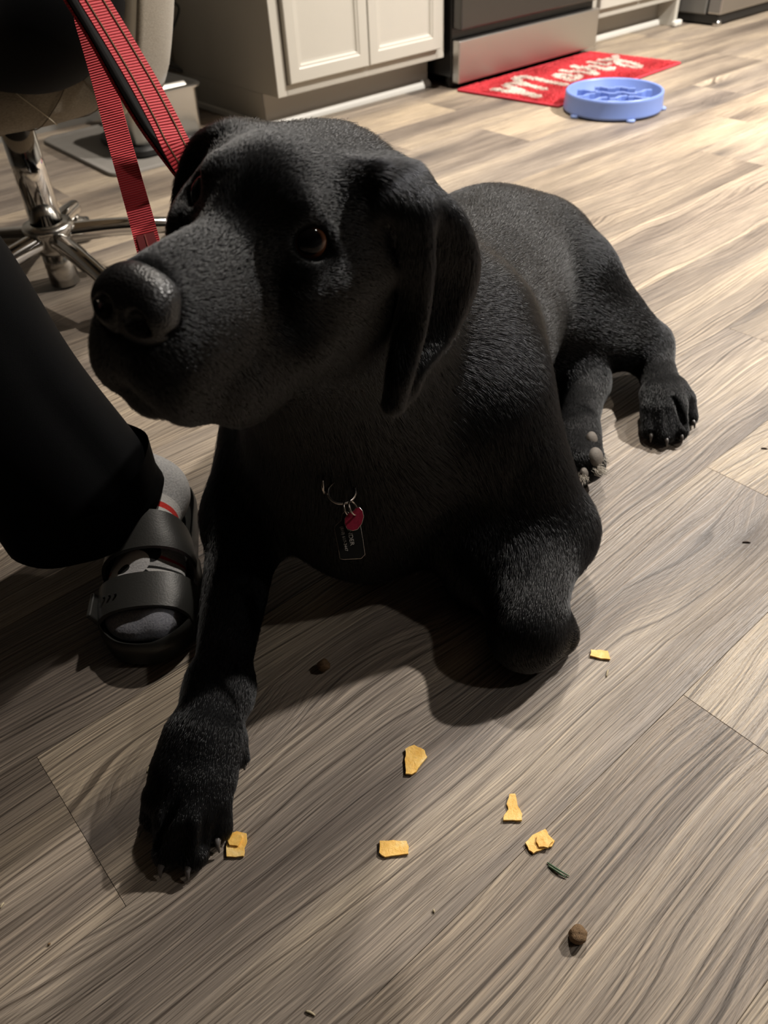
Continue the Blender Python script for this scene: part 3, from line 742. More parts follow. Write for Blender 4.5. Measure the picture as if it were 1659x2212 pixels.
# diamond quilting seams on the inside of the shell and over the cushion edge
def stitch(path, pale=False): tube('quilt_seam', path, 0.0009, M_STITCHL if pale else M_STITCH, ch, 6)
for dirn in (1, -1):
    for a0 in range(-5, 6):
        pth = []
        for t in np.linspace(0.02, 0.97, 14):
            ph = math.radians(a0*26+dirn*52*t)
            if PH0+0.03 < ph < PH1-0.03: pth.append(shell(ph, t, -0.0195*(1-0.35*t**4)))
        if len(pth) > 3: stitch(pth, dirn > 0)
for dirn in (1, -1):
    for a0 in range(0, 360, 24):
        pth = []
        for (rl, rf, z, s_) in ((0.16, 0.16, 0.3465, 0), (0.227, 0.237, 0.3550, .3), (0.2515, 0.2635, 0.3780, .5), (0.2595, 0.2695, 0.4100, .75), (0.2515, 0.2595, 0.4425, 1.0), (0.227, 0.232, 0.4592, 1.25)):
            ph = math.radians(a0+dirn*s_*26); fw, lf = foot(ph, rl, rf); pth.append(cw(fw+0.02, lf, z))
        stitch(spline(pth, 16), dirn > 0 and a0 % 48 == 0)

# ================================================================ steel food bin, bottle, cord, boot tray
tr = empty('pet_feeding_mat', (0.95, 2.42, 0)); tag(tr, 'grey rubber floor mat with raised rim under the steel bin', 'mat')
M_RUB = mat_plain('grey_rubber', (0.22, 0.205, 0.185), 0.7, noise=0.1, nscale=30)
def rrect(x0, x1, y0, y1, r, n=8):
    out = []
    for (cx, cy, a0) in ((x1-r, y1-r, 0), (x0+r, y1-r, 90), (x0+r, y0+r, 180), (x1-r, y0+r, 270)):
        for k in range(n+1):
            a = math.radians(a0+90*k/n); out.append((cx+r*math.cos(a), cy+r*math.sin(a)))
    return out
o_ = rrect(0.885, 1.29, 2.205, 2.74, 0.05)
tray = [np.array([p[0], p[1], 0.0]) for p in o_]; c_ = np.mean(tray, 0)
def ins(d, z):
    out = []
    for (p, q) in zip(o_, rrect(0.885+d, 1.29-d, 2.205+d, 2.74-d, max(0.05-d, 0.004))): out.append(np.array([q[0], q[1], z]))
    return out
V, Fc = closed_rows([ins(0, 0.0005), ins(0, 0.006), ins(0.003, 0.010), ins(0.010, 0.010), ins(0.014, 0.005), ins(0.03, 0.004)]); smooth_by_angle(mesh_obj('mat_sheet', V, Fc, M_RUB, tr), 50)

bn = empty('steel_bin', (1.14, 2.42, 0)); tag(bn, 'stainless steel lidded bin on a black base beside the cabinet', 'bin')
M_BSTEEL = mat_plain('bin_steel', (0.55, 0.53, 0.49), 0.30, metal=1.0)
def rr_rows(spec, x0, x1, y0, y1, r):
    rows = []
    for (d, z) in spec: rows.append([np.array([q[0], q[1], z]) for q in rrect(x0+d, x1-d, y0+d, y1-d, max(r-d, 0.003))])
    return rows
BX0, BX1, BY0, BY1 = 1.015, 1.245, 2.305, 2.560
V, Fc = closed_rows(rr_rows([(-0.004, 0.0045), (-0.012, 0.010), (-0.012, 0.024), (-0.002, 0.032)], BX0, BX1, BY0, BY1, 0.03)); smooth_by_angle(mesh_obj('base', V, Fc, M_BLACKP, bn), 50)
V, Fc = closed_rows(rr_rows([(0.012, 0.030), (0.006, 0.040), (0.0, 0.158)], BX0, BX1, BY0, BY1, 0.028)); smooth_by_angle(mesh_obj('tub', V, Fc, M_BSTEEL, bn), 50)
V, Fc = closed_rows(rr_rows([(-0.002, 0.156), (-0.013, 0.158), (-0.014, 0.163), (-0.008, 0.167), (0.010, 0.164), (0.022, 0.163), (0.028, 0.172), (0.034, 0.174)], BX0, BX1, BY0, BY1, 0.03)); smooth_by_angle(mesh_obj('lid', V, Fc, M_BSTEEL, bn), 60)
V, Fc = closed_rows(rr_rows([(0.0, 0.172), (0.002, 0.186), (0.008, 0.190)], 1.075, 1.175, 2.37, 2.42, 0.02)); smooth_by_angle(mesh_obj('lid_handle', V, Fc, M_BSTEEL, bn), 50)

bt = empty('water_bottle', (1.175, 2.655, 0)); tag(bt, 'clear bluish plastic bottle standing behind the steel bin', 'bottle')
mt, nt, b = new_mat('clear_plastic'); b.inputs['Base Color'].default_value = (0.80, 0.88, 0.95, 1); b.inputs['Transmission Weight'].default_value = 0.92; b.inputs['Roughness'].default_value = 0.06; b.inputs['IOR'].default_value = 1.35
prof = [(0.0005, 0.005), (0.034, 0.005), (0.040, 0.010), (0.041, 0.03), (0.0385, 0.045), (0.041, 0.06), (0.0385, 0.08), (0.041, 0.10), (0.041, 0.175), (0.036, 0.205), (0.022, 0.235), (0.0145, 0.25), (0.0145, 0.262), (0.0005, 0.262)]
V, Fc = lathe_mesh(prof, 36, (1.175, 2.655, 0)); mesh_obj('bottle_body', V, Fc, mt, bt, True)
V, Fc = lathe_mesh([(0.0005, 0.280), (0.015, 0.279), (0.0165, 0.276), (0.0165, 0.260), (0.0148, 0.260)], 28, (1.175, 2.655, 0)); mesh_obj('cap', V, Fc, mat_plain('bottle_cap', (0.7, 0.72, 0.75), 0.4), bt, True)
Yc = 2.60
cpts = [at_y(345, -40, Yc), at_y(372, 0, Yc), at_y(386, 18, Yc), at_y(378, 50, Yc), at_y(363, 85, Yc), at_y(360, 112, Yc), at_y(372, 135, Yc), at_y(392, 155, Yc), np.array([1.23, 2.62, 0.20]), np.array([1.30, 2.68, 0.09]), np.array([1.34, 2.74, 0.02]), np.array([1.36, 2.80, 0.010])]
o = tube('power_cord', spline([np.array([0.95, 2.82, 1.05]), np.array([1.0, 2.76, 0.80])]+cpts, 70), 0.0042, M_BLACKP, None, 10)
tag(o, 'thin black power cord hanging down behind the bin', 'cord')

# ================================================================ person: trousers, sock, sandal
ps = empty('person', (0.22, 0.80, 0)); tag(ps, 'seated person in wide black trousers, striped sock and sandal, holding the leash', 'person')
M_TRO = mat_plain('black_trousers', (0.0016, 0.0017, 0.0020), 0.75, spec=0.08, noise=0.25, nscale=18, bump=0.25, bscale=1400)
tro = Field()
kne = np.array([0.085, 0.870, 0.500])
hemc = np.array([0.178, 0.808, 0.090])
# thigh, hip and the tucked other thigh on the seat
tro.cone(np.array([0.33, 1.33, 0.610]), kne+np.array([0, 0, 0.03]), 0.105, 0.092, k=0.05)
tro.ell(np.array([0.43, 1.50, 0.58]), (0.20, 0.19, 0.14), k=0.08)
CT = at_d(35, -10, 1.45)
tro.ell(CT, (0.150, 0.150, 0.110), k=0.06)
tro.cone(np.array([0.50, 1.46, 0.58]), CT, 0.115, 0.105, k=0.06)          # the other thigh, shin tucked back beside it
tro.cone(CT+np.array([0.02, 0.02, -0.02]), np.array([0.60, 1.50, 0.50]), 0.085, 0.065, k=0.05)
tro.cone(np.array([0.45, 1.49, 0.60]), np.array([0.45, 1.49, 0.74]), 0.150, 0.140, k=0.08)
tro.ell(kne, (0.098, 0.098, 0.095), k=0.05)
Vt, Ft = tro.surf((-0.15, 0.70, 0.30), (0.75, 1.80, 1.06), 0.010)
Vt = laplace(Vt, Ft, 3, 0.5)
# lower leg: wide flared tube with soft folds, joined in the same mesh
rows = []
NB = 64
for i, t in enumerate(np.linspace(0, 1, 40)):
    c = kne*(1-t)+hemc*t+np.array([0.004, 0.0, 0])*math.sin(t*9)
    rx = 0.093+0.012*t+0.006*math.sin(t*5.0)
    row = []
    for j in range(NB):
        a = 2*math.pi*j/NB
        fold = 1+0.030*t*math.sin(3*a+1.0+2.0*t)+0.022*math.sin(5*a-3*t)*t+0.010*math.sin(9*a+4*t)*t
        # crease along the front right
        fold += 0.016*math.exp(-((a-5.45)/0.16)**2)*min(1, t*1.6)-0.020*math.exp(-((a-5.15)/0.13)**2)*min(1, t*1.6)
        p = c+np.array([math.cos(a)*rx*fold*0.98, math.sin(a)*rx*fold*0.86, 0])
        # hem rides up over the instep towards the picture's right
        up = 0.016*max(0.0, math.cos(a-0.1))-0.012*max(0.0, math.cos(a+1.9))
        p[2] += up*t**3
        row.append(p)
    rows.append(row)
for (g, dz) in ((0.965, 0.0), (0.95, 0.012), (0.95, 0.06)):
    rows.append([hemc+(p-hemc)*np.array([g, g, 1])+np.array([0, 0, dz]) for p in rows[39]])
V2, F2 = closed_rows(rows, False, False)
nV = len(Vt)
o, _, _ = fast_mesh('trousers', np.concatenate([Vt, np.array(V2)]), np.concatenate([Ft, np.array(F2)+nV]), M_TRO, ps)
tag(o, 'wide black trousers')
# upper body: dark sweater, head and the hand that holds the leash (all above the picture)
PF = nrm([-0.60, -0.80, 0]); PLf = np.array([-PF[1], PF[0], 0])          # facing, the sitter's left
PRr = np.stack([PF, PLf, np.array([0, 0, 1.0])])
pel = np.array([0.45, 1.49, 0.60])
def pw(f, l, z): return pel+PF*f+PLf*l+np.array([0, 0, z-0.60])
shR_, elR_, haR_ = pw(0.06, -0.185, 1.085), np.array([0.190, 1.120, 0.865]), np.array([0.245, 0.850, 0.770])
shL_, elL_, haL_ = pw(0.06, 0.185, 1.085), pw(0.16, 0.235, 0.83), pw(0.33, 0.06, 0.72)
swt = Field()
swt.ell(pw(0.0, 0, 0.74), (0.125, 0.165, 0.13), PRr, k=0.06); swt.ell(pw(0.03, 0, 0.95), (0.125, 0.175, 0.19), PRr, k=0.08)
swt.cone(shR_, shL_, 0.070, 0.070, k=0.06); swt.cone(pw(0.05, 0, 1.10), pw(0.06, 0, 1.16), 0.070, 0.058, k=0.05)
swt.cone(shR_, elR_, 0.066, 0.052, k=0.05); swt.cone(elR_, elR_*0.16+haR_*0.84, 0.052, 0.040, k=0.03)
swt.cone(shL_, elL_, 0.066, 0.052, k=0.05); swt.cone(elL_, elL_*0.12+haL_*0.88, 0.052, 0.040, k=0.03)
Vw, Fw = swt.surf((-0.02, 0.55, 0.55), (0.95, 1.80, 1.28), 0.010); Vw = laplace(Vw, Fw, 3, 0.5)
o, _, _ = fast_mesh('sweater', Vw, Fw, mat_plain('black_sweater', (0.004, 0.004, 0.0045), 0.85, spec=0.15, bump=0.4, bscale=500), ps); tag(o, 'dark plain sweater')
bdy = Field()
hd = pw(0.085, 0, 1.335)
bdy.cone(pw(0.03, 0, 1.02), pw(0.055, 0, 1.12), 0.08, 0.058, k=0.04); bdy.cone(pw(0.055, 0, 1.12), pw(0.07, 0, 1.26), 0.056, 0.054, k=0.03)
hA = lambda f, l, u: hd+PF*f+PLf*l+np.array([0, 0, u])
bdy.ell(hA(-.012, 0, .025), (.092, .074, .092), PRr, k=.03); bdy.ell(hA(.022, 0, -.055), (.066, .056, .068), PRr, k=.03); bdy.ell(hA(.055, 0, -.100), (.026, .028, .020), PRr, k=.02)
bdy.cone(hA(.080, 0, .010), hA(.102, 0, -.028), .009, .014, k=.012); bdy.ell(hA(.082, 0, -.062), (.012, .026, .007), PRr, k=.008); bdy.ell(hA(.081, 0, -.072), (.011, .022, .007), PRr, k=.006)
for s_ in (1, -1):
    bdy.ell(hA(.078, s_*.031, .004), (.012, .019, .012), PRr, k=.012, op='sub'); bdy.ell(hA(.066, s_*.031, .003), (.014, .015, .011), PRr, k=.006)
    bdy.ell(hA(.070, s_*.032, .022), (.012, .022, .008), PRr, k=.012); bdy.ell(hA(-.008, s_*.077, -.008), (.020, .009, .032), PRr, k=.008)
for (a, e_, h_) in ((shR_, elR_, haR_), (shL_, elL_, haL_)):
    bdy.cone(a, e_, .045, .036, k=.03); bdy.cone(e_, h_, .036, .025, k=.03)
def fist(h_, d, up, sd):
    # palm, four fingers of unequal length bent round the strap, thumb from the side of the palm
    bdy.ell(h_+d*.045, (.046, .038, .018), np.stack([d, sd, up]), k=.015)
    for q, ln in ((-.029, .80), (-.010, .95), (.010, 1.0), (.029, .90)):
        k0 = h_+d*.085+sd*q; k1 = k0+d*.030*ln-up*.012; k2 = k1-up*.026*ln-d*.004; k3 = k2-d*.022*ln-up*.002
        bdy.cone(k0-d*.02, k1, .0095, .0088, k=.006); bdy.cone(k1, k2, .0088, .0082, k=.004); bdy.cone(k2, k3, .0082, .0072, k=.004)
    t0 = h_+d*.030+sd*.032; t1 = t0+d*.030+sd*.016-up*.014; t2 = t1+d*.026-sd*.012-up*.012
    bdy.cone(t0, t1, .0125, .0105, k=.010); bdy.cone(t1, t2, .0105, .0088, k=.005)
hdR = nrm(haR_-elR_); upR = nrm(np.array([0, 0, 1.0])-hdR*hdR[2]); sdR = np.cross(hdR, upR)
fist(haR_, hdR, upR, -sdR)
hdL = nrm(haL_-elL_); upL = nrm(np.array([0, 0, 1.0])-hdL*hdL[2]); fist(haL_, hdL, upL, np.cross(hdL, upL))
M_SKINP = mat_plain('skin', (0.46, 0.27, 0.19), 0.55, noise=0.06, nscale=30)
parts_ = [((-0.05, 0.40, 0.58), (0.95, 1.80, 1.56), 0.009)]; fine_ = [(haR_-0.13, haR_+0.13, 0.0032), (haL_-0.13, haL_+0.13, 0.0032), (hd-np.array([.13, .13, .17]), hd+np.array([.13, .13, .15]), 0.0035)]
Va, Fa = bdy.surf(*parts_[0]); cA = Va[Fa].mean(1); dd_ = np.zeros(len(Fa), bool)
for (lo, hi, h) in fine_: dd_ |= ((cA > np.array(lo)+.014) & (cA < np.array(hi)-.014)).all(1)
VL_, FL_ = [Va], [Fa[~dd_]]; of_ = len(Va)
for (lo, hi, h) in fine_:
    V_, F_ = bdy.surf(lo, hi, h); V_ = laplace(V_, F_, 1, .4); c_ = V_[F_].mean(1); m_ = ((c_ > np.array(lo)+.010) & (c_ < np.array(hi)-.010)).all(1); VL_.append(V_); FL_.append(F_[m_]+of_); of_ += len(V_)
o, _, _ = fast_mesh('body', np.concatenate(VL_), np.concatenate(FL_), M_SKINP, ps)
hr = Field(); hr.ell(hA(-.022, 0, .034), (.098, .083, .096), PRr, k=.02); hr.ell(hA(-.055, 0, -.02), (.062, .080, .10), PRr, k=.03)
hr.ell(hA(.085, 0, -.035), (.075, .075, .085), PRr, k=.02, op='sub')
Vk, Fk = hr.surf(hd-0.2, hd+0.2, 0.006); fast_mesh('hair', laplace(Vk, Fk, 2, .4), Fk, mat_plain('brown_hair', (0.03, 0.018, 0.010), 0.5, noise=0.4, nscale=90), ps)
for s_ in (1, -1):
    bm = bmesh.new(); bmesh.ops.create_uvsphere(bm, u_segments=16, v_segments=10, radius=.0115, matrix=Matrix.Translation(Vector(hA(.0715, s_*.031, .003)))); bm_obj('eye', bm, mat_plain('eye_white', (0.7, 0.68, 0.65), 0.2), ps, True)
# foot in a grey striped sock
FT = nrm([-0.545, -0.838, 0]); FS = np.array([0.838, -0.545, 0])       # towards the toes, towards the picture's right
heel0 = np.array([0.298, 0.852, 0])
def fp(a, s, z): return heel0+FT*a+FS*s+np.array([0, 0, z])
sk = Field()
RF = np.stack([FT, FS, np.array([0, 0, 1.0])])
sk.ell(fp(0.045, 0.0, 0.056), (0.040, 0.033, 0.040), RF, k=0.02)
sk.cone(fp(0.052, 0.0, 0.065), fp(0.06, -0.065, 0.17), 0.034, 0.036, k=0.03)
sk.cone(fp(0.065, 0.0, 0.068), fp(0.165, -0.002, 0.046), 0.036, 0.028, k=0.03)
sk.ell(fp(0.180, -0.004, 0.038), (0.070, 0.046, 0.021), RF, k=0.02)
sk.ell(fp(0.236, -0.004, 0.034), (0.038, 0.044, 0.017), RF, k=0.015)
sk.ell(fp(0.244, 0.018, 0.036), (0.032, 0.020, 0.018), RF, k=0.012)
Vs, Fs = sk.surf(heel0+np.array([-0.28, -0.30, 0.0]), heel0+np.array([0.10, 0.10, 0.20]), 0.0032)
Vs = laplace(Vs, Fs, 2, 0.4)
mt, nt, b = new_mat('striped_sock')
tc = node(nt, 'ShaderNodeTexCoord'); dp = node(nt, 'ShaderNodeVectorMath', operation='DOT_PRODUCT'); dp.inputs[1].default_value = tuple(FT)
sb_ = node(nt, 'ShaderNodeVectorMath', operation='SUBTRACT'); sb_.inputs[1].default_value = tuple(heel0); link(nt, tc.outputs['Object'], sb_.inputs[0]); link(nt, sb_.outputs[0], dp.inputs[0])
along = dp.outputs['Value']
def band(lo, hi):
    return mathn(nt, 'MULTIPLY', mathn(nt, 'GREATER_THAN', along, lo), mathn(nt, 'LESS_THAN', along, hi))
knit = noise(nt, tc.outputs['Object'], 420, 3)
grey = ramp(nt, knit, [(0.3, (0.36, 0.36, 0.37)), (0.6, (0.52, 0.52, 0.52)), (0.8, (0.62, 0.62, 0.61))])
toe = ramp(nt, knit, [(0.3, (0.17, 0.175, 0.21)), (0.7, (0.30, 0.305, 0.34))])
c1 = mixc(nt, mathn(nt, 'GREATER_THAN', along, 0.228), grey, toe)
for (lo, hi, colr) in ((0.094, 0.122, (0.70, 0.69, 0.67)), (0.104, 0.111, (0.68, 0.04, 0.03)), (0.176, 0.180, (0.45, 0.03, 0.04)), (0.1895, 0.1925, (0.015, 0.015, 0.015)), (0.1925, 0.208, (0.70, 0.69, 0.68)), (0.197, 0.204, (0.66, 0.035, 0.03))):
    c1 = mixc(nt, band(lo, hi), c1, colr)
# plain black and white patch knitted into the outer side
dp2 = node(nt, 'ShaderNodeVectorMath', operation='DOT_PRODUCT'); dp2.inputs[1].default_value = tuple(FS); link(nt, sb_.outputs[0], dp2.inputs[0]); acr = dp2.outputs['Value']
def blob(a0, s0, ra, rs):
    x = mathn(nt, 'DIVIDE', mathn(nt, 'SUBTRACT', along, a0), ra); y = mathn(nt, 'DIVIDE', mathn(nt, 'SUBTRACT', acr, s0), rs)
    return mathn(nt, 'LESS_THAN', mathn(nt, 'ADD', mathn(nt, 'MULTIPLY', x, x), mathn(nt, 'MULTIPLY', y, y)), 1.0)
for (a0, s0, ra, rs, colr) in ((0.203, -0.026, 0.016, 0.034, (0.015, 0.015, 0.016)), (0.172, 0.006, 0.014, 0.012, (0.015, 0.015, 0.016)), (0.184, -0.020, 0.016, 0.026, (0.66, 0.65, 0.66)), (0.186, -0.026, 0.0045, 0.008, (0.012, 0.012, 0.012))):
    c1 = mixc(nt, blob(a0, s0, ra, rs), c1, colr)
link(nt, c1, b.inputs['Base Color']); b.inputs['Roughness'].default_value = 0.95
bp = node(nt, 'ShaderNodeBump'); bp.inputs['Strength'].default_value = 0.6; bp.inputs['Distance'].default_value = 0.001; link(nt, knit, bp.inputs['Height']); link(nt, bp.outputs[0], b.inputs['Normal'])
o, _, _ = fast_mesh('sock', Vs, Fs, mt, ps); tag(o, 'grey sock with red and white stripes and a black and white patch')
# sandal
M_EVA = mat_plain('black_foam', (0.028, 0.028, 0.026), 0.42, noise=0.1, nscale=60, bump=0.15, bscale=500)
sd_ = empty('sandal', fp(0.14, 0, 0)); attach(sd_, ps); tag(sd_, 'black two-strap foam sandal')
OUT = [(-0.006, 0.0), (0.0, 0.030), (0.03, 0.044), (0.08, 0.046), (0.13, 0.048), (0.18, 0.056), (0.225, 0.058), (0.262, 0.046), (0.284, 0.020), (0.288, -0.004), (0.276, -0.034), (0.245, -0.054), (0.20, -0.060), (0.15, -0.054), (0.10, -0.044), (0.05, -0.041), (0.01, -0.030)]
oc = spline(OUT+[OUT[0]], 97)[:-1]; ctr_ = np.array([0.14, 0.0])
def orow(g, z, toe_lift=0.0):
    return [fp(*(ctr_+(p-ctr_)*(1-g/np.linalg.norm(p-ctr_))), z+toe_lift*max(0, (p[0]-0.20)/0.09)**2) for p in oc]
rowsS = [orow(0.004, 0.0008, 0.003), orow(0.0, 0.004, 0.003), orow(0.001, 0.018, 0.003), orow(-0.002, 0.023, 0.004), orow(0.0, 0.034, 0.004), orow(0.002, 0.036, 0.004), orow(0.005, 0.034, 0.003), orow(0.008, 0.024), orow(0.014, 0.020), orow(0.05, 0.018)]
V, Fc = closed_rows(rowsS); smooth_by_angle(mesh_obj('footbed', V, Fc, M_EVA, sd_), 60)
def strap(a0, a1, skew, zt, name='strap'):
    """band arching over the foot from a0 to a1 along the sole"""
    V = []; Fc = []; NA, NW = 28, 6
    for lay in (0, 1):
        for i in range(NA+1):
            u = -1+2*i/NA
            for k in range(NW+1):
                a = a0+(a1-a0)*k/NW+skew*u
                idx = np.argsort(np.abs(oc[:, 0]-a)); half_r = max(p[1] for p in oc if abs(p[0]-a) < 0.012); half_l = min(p[1] for p in oc if abs(p[0]-a) < 0.012)
                s = (half_r+half_l)/2+(half_r-half_l)/2*math.sin(u*math.pi/2)*(0.985 if lay == 0 else 0.93)
                arch = math.cos(u*math.pi/2)**0.55
                z = 0.018+(zt(k/NW)-0.018)*arch-(0.004 if lay else 0)
                V.append(fp(a, s, z))
    def q(l, i, k): return l*(NA+1)*(NW+1)+i*(NW+1)+k
    for i in range(NA):
        for k in range(NW):
            Fc.append((q(0, i, k), q(0, i+1, k), q(0, i+1, k+1), q(0, i, k+1))); Fc.append((q(1, i, k), q(1, i, k+1), q(1, i+1, k+1), q(1, i+1, k)))
        Fc.append((q(0, i, 0), q(1, i, 0), q(1, i+1, 0), q(0, i+1, 0))); Fc.append((q(0, i, NW), q(0, i+1, NW), q(1, i+1, NW), q(1, i, NW)))
    return smooth_by_angle(mesh_obj(name, V, Fc, M_EVA, sd_), 55)
strap(0.128, 0.174, 0.0, lambda t: 0.100-0.018*t); strap(0.206, 0.250, 0.004, lambda t: 0.072-0.010*t)
# side bridge joining the two straps on the picture's right
V, Fc = tube_mesh([fp(0.16, 0.050, 0.034), fp(0.19, 0.055, 0.031), fp(0.22, 0.056, 0.033)], [0.007, 0.006, 0.007], 10); mesh_obj('strap_bridge', V, Fc, M_EVA, sd_, True)
for (a_, s_, z_) in ((0.228, -0.043, 0.0605), (0.229, -0.036, 0.0635), (0.230, -0.029, 0.0655)):
    V, Fc = lathe_mesh([(0.0002, 0.0012), (0.0014, 0.0012), (0.0014, -0.002)], 10, fp(a_, s_, z_)); mesh_obj('strap_hole', V, Fc, mat_plain('hole', (0.002, 0.002, 0.002), 0.9), sd_)
bm = box_bm(-0.018, 0.018, -0.009, 0.009, -0.003, 0.003, 0.002, 2); o = bm_obj('buckle', bm, M_EVA, None)
o.matrix_basis = Matrix.Translation(Vector(fp(0.228, -0.057, 0.044))) @ Matrix(((FT[0], FS[0], 0), (FT[1], FS[1], 0), (0, 0, 1))).to_4x4() @ Matrix.Rotation(-1.05, 4, 'X'); attach(o, sd_)

N_HAIR = 1000000
# ================================================================ the dog
M_HEAD = np.array([0.257, 0.436, 0.5185])
_F = nrm([-0.92194, -0.38731, -0.00288]); _L = nrm([0.37379, -0.88775, -0.26866]); _U = nrm(np.cross(_F, _L))
_a = math.radians(16.5)
HF = math.cos(_a)*_F+math.sin(_a)*_U; HL = _L; HU = -math.sin(_a)*_F+math.cos(_a)*_U
HR = np.stack([HF, HL, HU])
def hw(f, l, u): return M_HEAD+HF*f+HL*l+HU*u
def hv(f, l, u): return HF*f+HL*l+HU*u
BF = nrm([-0.89, -0.45, 0]); BL = nrm([0.45, -0.89, 0]); BU = np.array([0, 0, 1.0])
BR = np.stack([BF, BL, BU])
def bw(t, l, z): return np.array([0.42, 0.565, 0])-BF*t+BL*l+BU*z

dog = Field()
BACK = -BF*0.95+BU*0.02; DOWN = np.array([0, 0, -1.0])
# ---- trunk
dog.ell(bw(0.17, 0.0, 0.178), (0.23, 0.150, 0.178), BR, k=0.03, flow=BACK+DOWN*0.25, hair=0.015)
dog.ell(bw(0.40, 0.005, 0.165), (0.21, 0.138, 0.150), BR, k=0.08, flow=BACK+DOWN*0.15, hair=0.015)
dog.ell(bw(0.55, 0.0, 0.150), (0.15, 0.130, 0.120), BR, k=0.08, flow=BACK+DOWN*0.2, hair=0.014)
dog.ell(bw(0.00, 0.0, 0.165), (0.10, 0.115, 0.155), BR, k=0.07, flow=DOWN+BACK*0.4, hair=0.018)
dog.ell(bw(0.10, 0.0, 0.29), (0.11, 0.095, 0.085), BR, k=0.08, flow=BACK+DOWN*0.3, hair=0.018)   # withers
# ---- neck
dog.cone(hw(-0.115, 0, -0.035), bw(0.09, 0.0, 0.27), 0.072, 0.105, k=0.05, flow=BACK+DOWN*1.1, hair=0.020)
dog.cone(hw(-0.09, 0, -0.075), bw(0.0, 0.0, 0.22), 0.058, 0.105, k=0.05, flow=DOWN+BACK*0.5, hair=0.020)
# ---- left fore leg (folded, on the right of the picture)
shL = bw(0.08, 0.115, 0.21); elL = np.array([0.572, 0.415, 0.068]); wrL = np.array([0.452, 0.338, 0.052])
dog.ell(bw(0.13, 0.105, 0.22), (0.10, 0.05, 0.10), BR, k=0.06, flow=BACK*0.5+DOWN, hair=0.014)
dog.cone(shL, elL, 0.080, 0.054, k=0.05, hair=0.013)
dog.ell(elL+np.array([0.020, -0.012, -0.014]), (0.034, 0.034, 0.046), k=0.03, flow=DOWN, hair=0.012)
dog.cone(elL, wrL+np.array([0.03, 0.014, 0.012]), 0.050, 0.036, k=0.03, hair=0.010)
dog.ell(wrL, (0.040, 0.037, 0.042), k=0.025, flow=wrL-elL+DOWN*0.1, hair=0.008)
dog.ell(np.array([0.50, 0.43, 0.05]), (0.06, 0.05, 0.06), k=0.05, flow=DOWN, hair=0.012)
pwL = np.array([0.490, 0.324, 0.026])
dog.cone(wrL+np.array([0.006, -0.006, -0.014]), pwL, 0.034, 0.026, k=0.02, hair=0.007)
for j, (dx, dy, rr) in enumerate(((0.012, -0.006, 0.014), (0.016, 0.010, 0.015), (0.010, 0.026, 0.014))):
    dog.cone(pwL+np.array([0, 0.004*j-0.004, -0.004]), pwL+np.array([dx, dy, -0.008]), 0.017, rr, k=0.006, hair=0.005)
# ---- right fore leg (stretched towards the camera)
shR = bw(0.08, -0.115, 0.21); elR = np.array([0.318, 0.657, 0.090]); wrR = at_z(474, 1490, 0.052)
dog.ell(bw(0.13, -0.10, 0.22), (0.10, 0.045, 0.09), BR, k=0.06, flow=BACK*0.5+DOWN, hair=0.014)
dog.cone(shR, elR, 0.072, 0.050, k=0.05, hair=0.014)
dog.cone(elR, wrR, 0.044, 0.026, k=0.03, hair=0.010)
dog.ell(wrR, (0.030, 0.030, 0.032), k=0.02, flow=wrR-elR, hair=0.008)
kn = at_z(418, 1668, 0.042)
mid = at_z(440, 1600, 0.05)
PD = nrm((kn-mid)*np.array([1, 1, 0])); PS = np.array([PD[1], -PD[0], 0]) # PS to the picture's left
dog.cone(wrR, mid, 0.029, 0.033, k=0.02, hair=0.008)
dog.cone(mid-PS*0.010, kn-PS*0.013, 0.028, 0.028, k=0.015, hair=0.007)
dog.cone(mid+PS*0.010, kn+PS*0.013, 0.028, 0.028, k=0.015, hair=0.007)
TOE_R = [((372, 1690, .040), (334, 1764, .0150), .0140), ((396, 1700, .046), (364, 1838, .0150), .0150),
         ((432, 1700, .046), (416, 1842, .0150), .0150), ((460, 1680, .040), (470, 1785, .0150), .0140)]
claws_R = []
for (a, b, r) in TOE_R:
    A = at_z(*a); B = at_z(*b); Mi = (A+B)/2+np.array([0, 0, 0.006])
    Mi = A*0.42+B*0.58+np.array([0, 0, 0.009])
    dog.cone(A, Mi, r*1.15, r*1.10, k=0.012, hair=0.006); dog.cone(Mi, B, r*1.10, r*0.95, k=0.003, hair=0.006, flow=B-A)
    dog.cone(Mi-np.array([0, 0, 0.012]), B-np.array([0, 0, 0.003]), r*0.95, r*0.85, k=0.004, hair=0.005, flow=B-A)
    claws_R.append((B, nrm((B-A)*np.array([1, 1, 0]))))
for (a, b) in (((381, 1722, .066), (347, 1822, .026)), ((413, 1735, .070), (390, 1854, .026)), ((447, 1722, .066), (443, 1827, .026))):
    A = at_z(*a); B = at_z(*b)
    dog.cone(A, B, 0.0030, 0.0055, k=0.006, op='sub', flow=None)
dew = at_z(519, 1636, 0.03)
dog.cone(at_z(505, 1600, 0.04), dew, 0.012, 0.009, k=0.008, hair=0.005)
